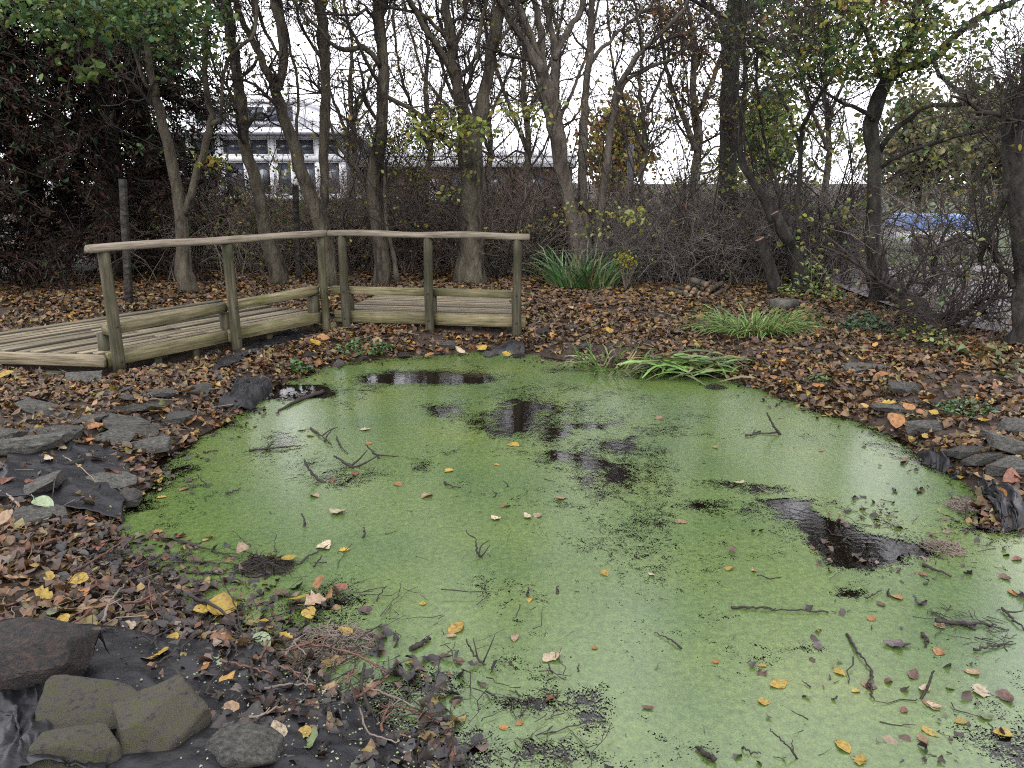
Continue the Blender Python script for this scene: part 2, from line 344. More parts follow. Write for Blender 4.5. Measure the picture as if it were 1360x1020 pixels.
def ground(x, y):
    x = np.asarray(x, float); y = np.asarray(y, float); sh = x.shape
    sd = pond_sd(x, y).reshape(sh)
    up = .012 + .2 * (1 - np.exp(-np.maximum(sd, 0) / .5)) + (fbm(x * 1.3, y * 1.3, 3) - .5) * .10 * np.clip(sd / .6, 0, 1) + (fbm(x * 7, y * 7, 9, 3) - .5) * .025 * np.clip(sd / .15, 0, 1)
    dn = -.03 - .5 * (1 - np.exp(np.minimum(sd, 0) / .5))
    far = np.maximum(np.clip((np.hypot(x, y) - 16) / 10, 0, 1), np.clip((x - 4.4) / .5, 0, 1) * np.clip((y - 5.5) / 1.5, 0, 1))
    z = np.where(sd > 0, up, dn * np.clip(-sd / .05, 0, 1) + .012 * (1 - np.clip(-sd / .05, 0, 1)))
    ox = (x + 3.37) * -.8525 + (y - 6.42) * .5222; sx = (x + 3.37) * .5222 + (y - 6.42) * .8525
    dk = np.clip((ox + .35) / .3, 0, 1) * np.clip((2.0 - ox) / .2, 0, 1) * np.clip((sx + .6) / .4, 0, 1) * np.clip((2.7 - sx) / .2, 0, 1)
    z = z - .07 * dk * (sd > 0)
    return z * (1 - far) + .235 * far
def g1(x, y): return float(ground(np.array([x]), np.array([y]))[0])
def ong(px, py, dz=0.0):
    z = .15
    for _ in range(5):
        p = onz(px, py, z + dz); z = max(g1(p[0], p[1]), 0.0)
    return np.array([p[0], p[1], z])
xs = np.concatenate([-np.geomspace(400, 8, 26), np.arange(-7.6, -5, .25), np.arange(-5, 5, .075), np.arange(5, 9, .2), np.geomspace(9.4, 400, 26)])
ys = np.concatenate([-np.geomspace(300, 2, 16), np.arange(-1.5, .8, .2), np.arange(.8, 9, .075), np.arange(9, 17, .2), np.geomspace(17.4, 700, 30)])
gx, gy = np.meshgrid(xs, ys); nx, ny = len(xs), len(ys)
i = (np.arange(ny - 1)[:, None] * nx + np.arange(nx - 1)[None]).ravel()
gq = np.stack([i, i + 1, i + nx + 1, i + nx], -1)
tag(mk('ground', np.stack([gx.ravel(), gy.ravel(), ground(gx, gy).ravel()], 1), [gq], M['soil'], smooth=True), kind='structure')

# ------------------------------------------------------------------ water and duckweed
m, n, l, b = new_mat('pond_water')
b.inputs['Base Color'].default_value = (.003, .002, .0015, 1); b.inputs['Roughness'].default_value = .03; b.inputs['IOR'].default_value = 1.33; b.inputs['Specular IOR Level'].default_value = .5
t = n.new('ShaderNodeTexNoise'); t.inputs['Scale'].default_value = 22; t.inputs['Detail'].default_value = 3
tc = n.new('ShaderNodeTexCoord'); l.new(tc.outputs['Object'], t.inputs['Vector'])
bp = n.new('ShaderNodeBump'); bp.inputs['Strength'].default_value = .07; bp.inputs['Distance'].default_value = .012; l.new(t.outputs[0], bp.inputs['Height']); l.new(bp.outputs[0], b.inputs['Normal'])
M['water'] = m
V = np.array([(-3.6, .9, 0), (4.6, .9, 0), (4.6, 8.4, 0), (-3.6, 8.4, 0)])
tag(mk('water', V, [np.array([[0, 1, 2, 3]])], M['water']), kind='structure')

HOLES = [(1140, 737, 50, 18, 1.15), (1165, 727, 45, 10, .9), (1112, 718, 34, 12, .95), (1092, 702, 22, 8, .85), (1070, 686, 24, 8, .59), (1045, 668, 40, 9, .59), (1005, 650, 46, 9, .55), (960, 645, 46, 9, .5), (1125, 752, 30, 8, .6), (940, 672, 60, 14, .45), (900, 760, 120, 75, .27), (870, 690, 80, 40, .24),
         (790, 600, 100, 80, .55), (840, 565, 95, 28, .5), (700, 545, 80, 45, .42), (560, 502, 70, 8, .6), (600, 505, 70, 7, .55), (520, 504, 40, 6, .55), (585, 545, 50, 14, .5), (640, 555, 40, 20, .35), (365, 585, 38, 24, .42),
         (385, 522, 48, 8, 1.2), (740, 520, 50, 18, .34), (940, 840, 110, 45, .3), (1010, 870, 40, 20, .35), (1180, 590, 90, 30, .2), (345, 745, 70, 18, .4), (240, 680, 70, 34, .38), (700, 935, 55, 13, .42), (735, 1000, 60, 16, .55),
         (1330, 1000, 80, 45, .75), (1060, 865, 55, 22, .42), (1240, 880, 120, 70, .3), (460, 640, 60, 14, .3), (570, 905, 55, 18, .5), (420, 800, 90, 60, .35), (620, 1000, 60, 30, .25), (760, 640, 60, 30, .3), (650, 600, 60, 12, .3), (1130, 790, 30, 9, .55)]
bx0, by0 = POND.min(0) - .2; bx1, by1 = POND.max(0) + .2
dxs = np.arange(bx0, bx1, .045); dys = np.arange(by0, by1, .045); dx, dy = np.meshgrid(dxs, dys)
cov = .875 - .40 * np.clip(fbm(dx * 1.1, dy * 1.1, 21, 4) * 2 - .75, 0, 1) - .45 * np.clip(fbm(dx * 3.5, dy * 3.5, 31, 3) * 3 - 1.85, 0, 1)
thin = np.zeros_like(cov)
for (px, py, rx, ry, s) in HOLES:
    c0 = onz(px, py); wx = rx * ppm(c0); wy = (onz(px, py - ry)[1] - onz(px, py + ry)[1]) / 2
    dd = ((dx - c0[0]) / wx) ** 2 + ((dy - c0[1]) / wy) ** 2
    hv_ = s * np.exp(-dd * .9) * (.15 + 1.7 * fbm(dx * 4 + px, dy * 4, 51, 4))
    if s < .6: hv_ = hv_ * .92
    if s < .6: thin = np.maximum(thin, hv_)
    else: cov -= hv_
cov -= thin
sdw = pond_sd(dx, dy).reshape(dx.shape); cov = np.where(cov > .3, .46 + (cov - .3) * .79, cov * 1.53)
cov -= .75 * np.exp(np.minimum(sdw, 0) / .10) * np.clip(fbm(dx * 5, dy * 5, 44, 3) * 2.6 - .7, 0, 1)
nx, ny = len(dxs), len(dys)
keep = (pond_sd(dx, dy) < .06).reshape(dx.shape)
i = (np.arange(ny - 1)[:, None] * nx + np.arange(nx - 1)[None]); kq = keep[:-1, :-1] & keep[1:, 1:] & keep[1:, :-1] & keep[:-1, 1:]
i = i[kq]; q = np.stack([i, i + 1, i + nx + 1, i + nx], -1); used, inv = np.unique(q, return_inverse=True); q = inv.reshape(-1, 4)
V = np.stack([dx.ravel(), dy.ravel(), .004 + .0015 * fbm(dx * 2, dy * 2, 5).ravel()], 1)[used]
m, n, l, b = new_mat('duckweed')
tc = n.new('ShaderNodeTexCoord'); at = n.new('ShaderNodeAttribute'); at.attribute_name = 'col'
vo = n.new('ShaderNodeTexVoronoi'); vo.inputs['Scale'].default_value = 210; l.new(tc.outputs['Object'], vo.inputs['Vector'])
n1 = n.new('ShaderNodeTexNoise'); n1.inputs['Scale'].default_value = 24; n1.inputs['Detail'].default_value = 9; n1.inputs['Roughness'].default_value = .72; n1.inputs['Distortion'].default_value = .5; l.new(tc.outputs['Object'], n1.inputs['Vector'])
mr = n.new('ShaderNodeMapRange'); mr.inputs['From Min'].default_value = .27; mr.inputs['From Max'].default_value = .73; mr.clamp = False; l.new(n1.outputs[0], mr.inputs[0])
sepc = n.new('ShaderNodeSeparateColor'); l.new(vo.outputs['Color'], sepc.inputs[0])
n3 = n.new('ShaderNodeTexNoise'); n3.inputs['Scale'].default_value = 6; n3.inputs['Detail'].default_value = 8; n3.inputs['Roughness'].default_value = .7; n3.inputs['Distortion'].default_value = 1.2; l.new(tc.outputs['Object'], n3.inputs['Vector'])
mr3 = n.new('ShaderNodeMapRange'); mr3.inputs['From Min'].default_value = .27; mr3.inputs['From Max'].default_value = .73; mr3.inputs['To Max'].default_value = .36; mr3.clamp = False; l.new(n3.outputs[0], mr3.inputs[0])
a1 = n.new('ShaderNodeMath'); a1.operation = 'MULTIPLY_ADD'; a1.inputs[1].default_value = .34; l.new(mr.outputs[0], a1.inputs[0]); l.new(mr3.outputs[0], a1.inputs[2])
a2 = n.new('ShaderNodeMath'); a2.operation = 'MULTIPLY_ADD'; a2.inputs[1].default_value = .30; l.new(sepc.outputs[0], a2.inputs[0]); l.new(a1.outputs[0], a2.inputs[2])
lt = n.new('ShaderNodeMath'); lt.operation = 'LESS_THAN'; l.new(a2.outputs[0], lt.inputs[0]); l.new(at.outputs['Fac'], lt.inputs[1])
n2 = n.new('ShaderNodeTexNoise'); n2.inputs['Scale'].default_value = 1.3; n2.inputs['Detail'].default_value = 6; l.new(tc.outputs['Object'], n2.inputs['Vector'])
r1 = ramp(n, [(.32, (.112, .188, .060)), (.46, (.138, .215, .063)), (.56, (.15, .225, .063)), (.70, (.182, .248, .064))]); l.new(n2.outputs[0], r1.inputs[0])
hs2 = n.new('ShaderNodeHueSaturation'); mr2 = n.new('ShaderNodeMapRange'); mr2.inputs['To Min'].default_value = .29; mr2.inputs['To Max'].default_value = .47; l.new(sepc.outputs[1], mr2.inputs[0]); l.new(mr2.outputs[0], hs2.inputs['Value'])
n4 = n.new('ShaderNodeTexNoise'); n4.inputs['Scale'].default_value = 38; n4.inputs['Detail'].default_value = 5; l.new(tc.outputs['Object'], n4.inputs['Vector'])
mr4 = n.new('ShaderNodeMapRange'); mr4.inputs['From Min'].default_value = .3; mr4.inputs['From Max'].default_value = .7; mr4.inputs['To Min'].default_value = .74; mr4.inputs['To Max'].default_value = 1.2; l.new(n4.outputs[0], mr4.inputs[0])
hs3 = n.new('ShaderNodeHueSaturation'); l.new(mr4.outputs[0], hs3.inputs['Value']); l.new(r1.outputs[0], hs3.inputs['Color'])
l.new(hs3.outputs[0], hs2.inputs['Color']); l.new(hs2.outputs[0], b.inputs['Base Color'])
b.inputs['Roughness'].default_value = .20; b.inputs['Specular IOR Level'].default_value = .5
bp = n.new('ShaderNodeBump'); bp.invert = True; bp.inputs['Strength'].default_value = .07; bp.inputs['Distance'].default_value = .002; l.new(vo.outputs['Distance'], bp.inputs['Height']); l.new(bp.outputs[0], b.inputs['Normal'])
tr = n.new('ShaderNodeBsdfTransparent'); mx = n.new('ShaderNodeMixShader'); l.new(lt.outputs[0], mx.inputs[0]); l.new(tr.outputs[0], mx.inputs[1]); l.new(b.outputs[0], mx.inputs[2]); l.new(mx.outputs[0], n['Material Output'].inputs[0])
M['duckweed'] = m
c = np.repeat(cov.ravel()[used][:, None], 3, 1)
tag(mk('duckweed', V, [q], m, colr=c), 'bright green duckweed carpet floating on the pond with dark gaps', 'duckweed', kind='stuff')

# ------------------------------------------------------------------ beyond the hedge: drive, verge, buildings
M['asphalt'] = noise_mat('asphalt', [(.3, (.26, .235, .24)), (.7, (.38, .35, .355))], 3, 8, .85, .3, 60)
M['grass'] = noise_mat('grass', [(.3, (.05, .08, .025)), (.7, (.11, .15, .05))], 6, 8, .9, .6, 60)
def sheet(name, x0, x1, y0, y1, z, mat):
    V = np.array([(x0, y0, z), (x1, y0, z), (x1, y1, z), (x0, y1, z)]); return tag(mk(name, V, [np.array([[0, 1, 2, 3]])], mat), kind='structure')
RE = cat_rom(np.array([(7.6, 5.6), (6.3, 6.5), (5.55, 7.1), (5.0, 7.7), (4.72, 8.4), (4.68, 9.5), (4.8, 11.6), (4.9, 14.2)]), 40)
def beyond_road(x, y): return x > np.interp(y, RE[:, 1], RE[:, 0], left=99, right=4.9)
k = len(RE); V = np.vstack([np.c_[RE, np.full(k, .275)], np.c_[np.full(k, 40.), RE[:, 1], np.full(k, .275)]]); i = np.arange(k - 1)
tag(mk('road', V, [np.stack([i, i + k, i + 1 + k, i + 1], -1)], M['asphalt']), kind='structure')
sheet('grass_verge', 4.9, 80, 14.2, 60, .292, M['grass'])
M['brick'] = noise_mat('brick_far', [(.3, (.15, .085, .065)), (.7, (.26, .16, .125))], 6, 6, .85, .2)
M['white'] = noise_mat('white_paint', [(.3, (.62, .63, .66)), (.7, (.78, .79, .82))], 2, 4, .5, 0, k=.8)
M['cladding'] = noise_mat('grey_cladding', [(.3, (.22, .22, .26)), (.7, (.30, .30, .34))], 2, 5, .6, 0)
M['roofsheet'] = noise_mat('pale_roof', [(.3, (.62, .62, .66)), (.7, (.80, .80, .83))], 1.5, 5, .45, 0, k=.8)
M['slate'] = noise_mat('slate', [(.3, (.30, .31, .36)), (.7, (.42, .43, .48))], 3, 6, .6, .1)
m, n, l, b = new_mat('window_glass'); b.inputs['Base Color'].default_value = (.035, .04, .055, 1); b.inputs['Roughness'].default_value = .08; b.inputs['Specular IOR Level'].default_value = .6; M['glass'] = m
m, n, l, b = new_mat('blue_sign'); b.inputs['Base Color'].default_value = (.02, .06, .42, 1); b.inputs['Roughness'].default_value = .4; M['blue'] = m
M['tarp'] = noise_mat('blue_tarp', [(.3, (.06, .15, .45)), (.7, (.20, .36, .72))], 6, 5, .4, .5, 10)
BY = 27.0
def place(o, e): par(o, e); return o
e = empty('school_building', (-6.5, BY, .2), 'low white-framed building with big dark windows beyond the hedge', 'building')
sB = BY / 1.0
def bx(px, py, Y=BY): return onY(px, py, Y)
x0 = bx(180, 242)[0]; x1 = bx(463, 242)[0]
zz = lambda py: float(onY(400, py, BY)[2])
def bpart(name, rects, mat, parent=e):
    V, f = boxes(rects); o = mk(name, V, f, mat); par(o, parent if parent.parent is None else parent.parent)
    if parent.parent is not None:
        o.parent = parent; o.location = -Vector(parent.location) - parent.parent.location
    return o
bpart('lower_wall', [(x0, x1, BY, BY + 8, .1, zz(266))], M['brick'])
bpart('sill_band', [(x0, x1 + .05, BY - .08, BY + 8.02, zz(266), zz(260))], M['white'])
bpart('inner_wall', [(x0, x1 - .05, BY + .12, BY + 7.9, zz(260), zz(183))], M['cladding'])
bpart('transom_beam', [(x0, x1 + .03, BY - .1, BY + .12, zz(214), zz(207))], M['white'])
bpart('eaves_fascia', [(x0, x1 + .3, BY - .4, BY + 8.2, zz(183), zz(178))], M['white'])
mull = [190, 225, 257, 295, 331, 365, 393, 425, 457]
for a in mull:
    xa = bx(a, 242)[0]; bpart('mullion', [(xa - .08, xa + .08, BY - .06, BY + .11, zz(260), zz(183))], M['white'])
for a, c_ in zip(mull[:-1], mull[1:]):
    xa, xb = bx(a, 242)[0] + .08, bx(c_, 242)[0] - .08
    for (p, q_) in ((259.8, 214), (207, 183.2)):
        z0_, z1_ = zz(p), zz(q_); fr = .06
        wn = bpart('window', [(xa, xa + fr, BY - .02, BY + .1, z0_, z1_), (xb - fr, xb, BY - .02, BY + .1, z0_, z1_), (xa + fr, xb - fr, BY - .02, BY + .1, z0_, z0_ + fr), (xa + fr, xb - fr, BY - .02, BY + .1, z1_ - fr, z1_)], M['white'])
        bpart('pane', [(xa + fr, xb - fr, BY + .03, BY + .08, z0_ + fr, z1_ - fr)], M['glass'], wn)
V = np.array([(x0, BY - .45, zz(177.6)), (x1 + .3, BY - .45, zz(177.6)), (x1 + .3, BY + 4, zz(158)), (x0, BY + 4, zz(158)), (x0, BY - .45, zz(179)), (x1 + .3, BY - .45, zz(179)), (x1 + .3, BY + 4, zz(160)), (x0, BY + 4, zz(160))])
ro = mk('roof', V, [np.array([[0, 1, 2, 3], [7, 6, 5, 4], [0, 4, 5, 1], [1, 5, 6, 2], [2, 6, 7, 3], [3, 7, 4, 0]])], M['roofsheet']); par(ro, e)
for k in range(1, 8):
    tt = k / 8; yy = BY - .45 + 4.45 * tt; z_ = zz(177.6) * (1 - tt) + zz(158) * tt
    o = bpart('roof_batten', [(x0, x1 + .29, yy, yy + .03, z_ + .002, z_ + .018)], M['roofsheet'])
Y2 = BY + 4; xa = onY(255, 242, Y2)[0]; xb = onY(404, 242, Y2)[0]; z2 = lambda py: float(onY(400, py, Y2)[2])
bpart('upper_storey', [(xa, xb, Y2, Y2 + 4, z2(165), z2(136))], M['roofsheet'])
bpart('gutter', [(x0, x1 + .32, BY - .56, BY - .46, zz(181), zz(177))], M['cladding'])
bpart('parapet', [(xa - .1, xb + .1, Y2 - .12, Y2 + 4.1, z2(136), z2(129))], M['white'])
for a, c_ in ((268, 300), (327, 357), (362, 395)):
    bpart('clerestory_window', [(onY(a, 242, Y2)[0], onY(c_, 242, Y2)[0], Y2 - .03, Y2 + .02, z2(161), z2(142))], M['glass'])
# brick wing
YW = 29.0; zw = lambda py: float(onY(600, py, YW)[2]); xw = lambda px: float(onY(px, 242, YW)[0])
e2 = empty('brick_wing', (xw(600), YW, .2), 'low brick building with white fascia and small blue wall sign', 'building')
bpart('wall', [(xw(470), xw(760), YW, YW + 7, .1, zw(222))], M['brick'], e2)
bpart('fascia', [(xw(466), xw(764), YW - .3, YW + 7.2, zw(222), zw(208))], M['white'], e2)
V = np.array([(xw(466), YW - .35, zw(207.5)), (xw(764), YW - .35, zw(207.5)), (xw(764), YW + 5, zw(186)), (xw(466), YW + 5, zw(186)), (xw(466), YW + 5, zw(208)), (xw(764), YW + 5, zw(208))])
ro = mk('roof', V, [np.array([[0, 1, 2, 3], [3, 2, 5, 4], [0, 4, 5, 1]]), np.array([[1, 5, 2], [0, 3, 4]])], M['roofsheet']); par(ro, e2)
bpart('white_door', [(xw(563), xw(581), YW - .06, YW + .02, .25, zw(238))], M['white'], e2)
bpart('wall_sign', [(xw(537), xw(556), YW - .08, YW - .002, zw(277), zw(264))], M['blue'], e2)
for a in (600, 648, 700, 735):
    bpart('window_pane', [(xw(a), xw(a + 22), YW - .03, YW + .02, zw(262), zw(232))], M['glass'], e2)
# covered box with a blue tarpaulin
pB = onY(1248, 311, 16.5)
e4 = empty('covered_trailer', (pB[0], 16.5, .265), 'low pale box under a bright blue cover beyond the thicket', 'trailer')
zt = lambda py: float(onY(1248, py, 16.5)[2]); xt = lambda px: float(onY(px, 300, 16.5)[0])
bpart('box_side', [(xt(1208), xt(1290), 16.5, 17.6, .45, zt(303))], M['white'], e4)
for xx in (xt(1225), xt(1272)):
    V, f = tube_one([(xx - .05, 16.46, .49), (xx + .05, 16.46, .49)], [.2, .2], 14); V2 = V.copy(); V2 = np.stack([xx + (V[:, 1] - 16.46), 16.44 + (V[:, 0] - xx) * .9, V[:, 2]], 1)
    o = mk('wheel', V2, f, M['stick_dark']); par(o, e4)
uu, vv = np.meshgrid(np.linspace(0, 1, 24), np.linspace(0, 1, 16))
X_ = xt(1204) + (xt(1294) - xt(1204)) * uu; Y_ = 16.44 + 1.24 * vv
ed = np.minimum(np.minimum(uu, 1 - uu) * 12, np.minimum(vv, 1 - vv) * 10).clip(0, 1)
Z_ = zt(304) + (zt(288) - zt(304)) * ed ** .5 + .05 * (fbm(uu * 7, vv * 7, 4) - .5) * ed + .05 * np.sin(math.pi * vv)
i = (np.arange(15)[:, None] * 24 + np.arange(23)[None]).ravel()
o = mk('tarpaulin', np.stack([X_.ravel(), Y_.ravel(), Z_.ravel()], 1), [np.stack([i, i + 1, i + 25, i + 24], -1)], M['tarp'], smooth=True); par(o, e4)

# ------------------------------------------------------------------ boardwalk
TOPZ = .335
A_ = onY(152, 488, 6.42); rail_a = np.array([-3.37, 6.42]); rail_b = np.array([-2.085, 8.52])
du = (rail_b - rail_a) / np.linalg.norm(rail_b - rail_a); nu = np.array([-du[1], du[0]])      # nu points away from the pond
Lw = np.linalg.norm(rail_b - rail_a)
eL = empty('boardwalk', (rail_a[0] - .5, rail_a[1] + .8, .1), 'weathered plank walkway with three green posts and a sloping handrail', 'boardwalk', 'timber boardwalk sections by the pond')
def P2(s, o, z): q = rail_a + du * s + nu * o; return np.array([q[0], q[1], z])
NP = 13; PW = 1.74 / NP
for k in range(NP):
    o_ = .10 + PW * (k + .5)
    s0 = -.06 - .72 * (o_ - .1) / 1.0 * .62       # skewed end cut
    s1 = Lw + .04 + .02 * rng.normal(); cut = s0 + (s1 - s0) * (.3 + .4 * random.random())
    dz = .006 * rng.normal()
    for (a, b_) in ((s0, cut - .003), (cut + .003, s1)):
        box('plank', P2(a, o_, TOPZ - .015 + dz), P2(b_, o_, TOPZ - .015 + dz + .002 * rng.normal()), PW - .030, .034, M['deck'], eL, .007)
oe = .1 + 1.76
box('end_board', P2(-.10, .03, TOPZ - .05), P2(-.12 - .72 * (oe - .1) * .62, oe, TOPZ - .05), .04, .105, M['plank'], eL)
box('side_board', P2(-.05, .075, TOPZ - .055), P2(Lw * .5 - .055, .075, TOPZ - .055), .045, .12, M['timber'], eL)
box('side_board', P2(Lw * .5 - .045, .077, TOPZ - .052), P2(Lw + .05, .077, TOPZ - .052), .045, .12, M['timber'], eL)
box('side_board', P2(-1.1, oe + .03, TOPZ - .06), P2(Lw, oe + .03, TOPZ - .06), .045, .11, M['timber'], eL)
for s in (.5, 1.5, 2.3): box('joist', P2(s, .12, TOPZ - .085), P2(s, oe - .02, TOPZ - .085), .05, .09, M['timber'], eL)
def post(name, p, z0, z1, r, parent, mat):
    n_ = 9; t = np.linspace(0, 1, n_)
    V, f = tube_one(np.stack([np.zeros(n_) , .004 * np.sin(t * 5 + p[0]), t * (z1 - z0)], 1), r * (1.06 - .08 * t), 14, .05, True, int(abs(p[0]) * 10))
    V = V[:, [2, 0, 1]]                       # local X along the post for the grain
    o = mk(name, V, f, mat, smooth=False)
    for pl in o.data.polygons: pl.use_smooth = len(pl.vertices) == 4
    o.rotation_euler = (0, R(-90), R(0)); o.location = (p[0], p[1], z0); par(o, parent); return o
ts = (0.0, .5, 1.0); RT = (1.205, 1.20, 1.19)
for t_, zt_ in zip(ts, RT):
    pp = P2(t_ * Lw, 0, 0); post('post', pp, .04 if t_ else .17, zt_, .049 if t_ < .9 else .042, eL, M['post'])
n_ = 16; tt = np.linspace(-.055, 1.03, n_)
def half_rail(name, pts, r, parent):
    pts = np.asarray(pts, float); n_ = len(pts); d = unit(pts[-1] - pts[0]); side = np.cross([0, 0, 1], d); side = unit(side); up_ = np.cross(d, side)
    th = np.linspace(-.35, math.pi + .35, 11); c0 = pts.mean(0); V = []
    for i, p in enumerate(pts):
        loc = p - c0; jx = np.dot(loc, d); jy = np.dot(loc, side); jz = np.dot(loc, up_)
        rr = r * (1 + .08 * (vnoise(th * 1.4, np.full(11, i * .5), 3) - .5) + .03 * math.sin(i * .9))
        V += [(jx, jy + rr[k] * math.cos(th[k]), jz + rr[k] * math.sin(th[k])) for k in range(11)]
    i = np.arange(n_ - 1)[:, None] * 11; j = np.arange(11)[None]; j2 = (j + 1) % 11
    q = np.stack([i + j, i + 11 + j, i + 11 + j2, i + j2], -1).reshape(-1, 4)
    o = mk(name, V, [q, np.arange(11)[None], (np.arange(11)[::-1] + (n_ - 1) * 11)[None]], M['rail'])
    o.matrix_world = Matrix.Translation(Vector(c0)) @ Matrix((Vector(d), Vector(side), Vector(up_))).transposed().to_4x4()
    o.location = Vector(c0) - parent.location; o.parent = parent; return o
half_rail('handrail', [P2(t_ * Lw, 0.0, 1.212 - .02 * t_ + .004 * math.sin(t_ * 9)) for t_ in tt], .050, eL)
KZ = (.545, .57, .585)
for (a, b_, z0, z1) in ((-.02, .5 * Lw - .03, .535, .56), (.5 * Lw + .03, Lw - .02, .56, .59)):
    box('kick_rail', P2(a, .105, z0), P2(b_, .105, z1), .10, .09, M['timber'], eL, .006)
for s, zt_ in ((.03, .49), (.5 * Lw, .50), (Lw - .06, .53)):
    box('support_block', P2(s, .20 if s < .1 else .115, TOPZ - .1), P2(s, .20 if s < .1 else .115, zt_), .10, .10, M['post'], eL, .006, up=(nu[0], nu[1], 0))
for s in (.45, .85, 1.75): box('short_leg', P2(s, .14, .03), P2(s, .14, TOPZ - .05), .07, .07, M['post'], eL, .006, up=(nu[0], nu[1], 0))
p_ = P2(-.35, .75, .12); box('ground_beam', P2(-.3, .35, .13), P2(-1.0, 1.7, .13), .1, .12, M['post'], eL)

def bolt(p, d, parent):
    V, f = tube_one([p, p + d * .006, p + d * .012], [.013, .013, .008], 8); par(mk('bolt', V, f, M['stick_dark'], smooth=False), parent)
for t_ in ts:
    for z_ in (.27, .57): bolt(P2(t_ * Lw, -.047, z_), np.array([-nu[0], -nu[1], 0]), eL)
# rear section
ra = np.array([-1.90, 8.55]); rb = np.array([.085, 8.22]); dv = (rb - ra) / np.linalg.norm(rb - ra); nv = np.array([-dv[1], dv[0]]); Lr = np.linalg.norm(rb - ra)
eR = empty('boardwalk', (-.9, 9.0, .1), 'short plank viewing platform facing the pond with three posts and level handrail', 'boardwalk', 'timber boardwalk sections by the pond')
def P3(s, o, z): q = ra + dv * s + nv * o; return np.array([q[0], q[1], z])
for k in range(11):
    o_ = .10 + .128 * (k + .5); dz = .003 * rng.normal()
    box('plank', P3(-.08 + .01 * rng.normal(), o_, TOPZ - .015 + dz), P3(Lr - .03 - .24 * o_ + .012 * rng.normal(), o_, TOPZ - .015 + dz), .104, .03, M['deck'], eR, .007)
box('side_board', P3(-.12, .075, TOPZ - .055), P3(Lr * .5 - .005, .075, TOPZ - .055), .045, .13, M['timber'], eR)
box('side_board', P3(Lr * .5 + .005, .077, TOPZ - .055), P3(Lr + .05, .077, TOPZ - .055), .045, .13, M['timber'], eR)
for s in (.2, 1.0, 1.85): box('joist', P3(s, .12, TOPZ - .085), P3(s - .36 * (s > 1.5), 1.48, TOPZ - .085), .05, .09, M['timber'], eR)
for t_, zt_ in zip((0.02, .5, .985), (1.19, 1.185, 1.175)): post('post', P3(t_ * Lr, 0, 0), .03, zt_, .048, eR, M['post'])
half_rail('handrail', [P3(t_ * Lr, 0, 1.197 - .012 * t_ + .006 * math.sin(t_ * 11)) for t_ in np.linspace(-.055, 1.05, 14)], .048, eR)
for (a, b_) in ((-.15, .5 * Lr - .01), (.5 * Lr + .01, Lr - .03)):
    box('kick_rail', P3(a, .11, .575), P3(b_, .11, .57), .09, .08, M['timber'], eR, .006)
for s in (.04, .5 * Lr, Lr - .06): box('support_block', P3(s, .115, TOPZ - .1), P3(s, .115, .53), .09, .09, M['post'], eR, .006, up=(nv[0], nv[1], 0))
for s in (.45, 1.42, -.1): box('short_leg', P3(s, .16, .03), P3(s, .16, TOPZ - .05), .08, .08, M['post'], eR, .006, up=(nv[0], nv[1], 0))
box('step_board', P3(-.22, .0, .16), P3(-.1, .9, .16), .16, .05, M['timber'], eR)

for t_ in (.02, .5, .985):
    for z_ in (.28, .58): bolt(P3(t_ * Lr, -.046, z_), np.array([-nv[0], -nv[1], 0]), eR)
# fence posts
for pts, lab in (([(163, 238), (166, 330), (171, 404)], 'leaning grey-green fence post between dead conifer and boardwalk'), ([(392, 246), (394, 310), (397, 376)], 'dark square fence post between two trunks behind the boardwalk')):
    g = ong(*pts[-1]); tp = onY(pts[0][0], pts[0][1], g[1] + .1); wd = .078
    o = box('fence_post', [g[0], g[1], g[2] - .05], tp, wd, wd, M['bark_dark'], None, .008, up=(0, 1, 0)); tag(o, lab, 'post')
o = box('fence_post', [*onY(836, 300, 15.5)[:2], .1], onY(838, 192, 15.5), .1, .1, M['cladding'], None, .006, up=(0, 1, 0)); tag(o, 'grey concrete post rising from the hedge beyond the iris clump', 'post')

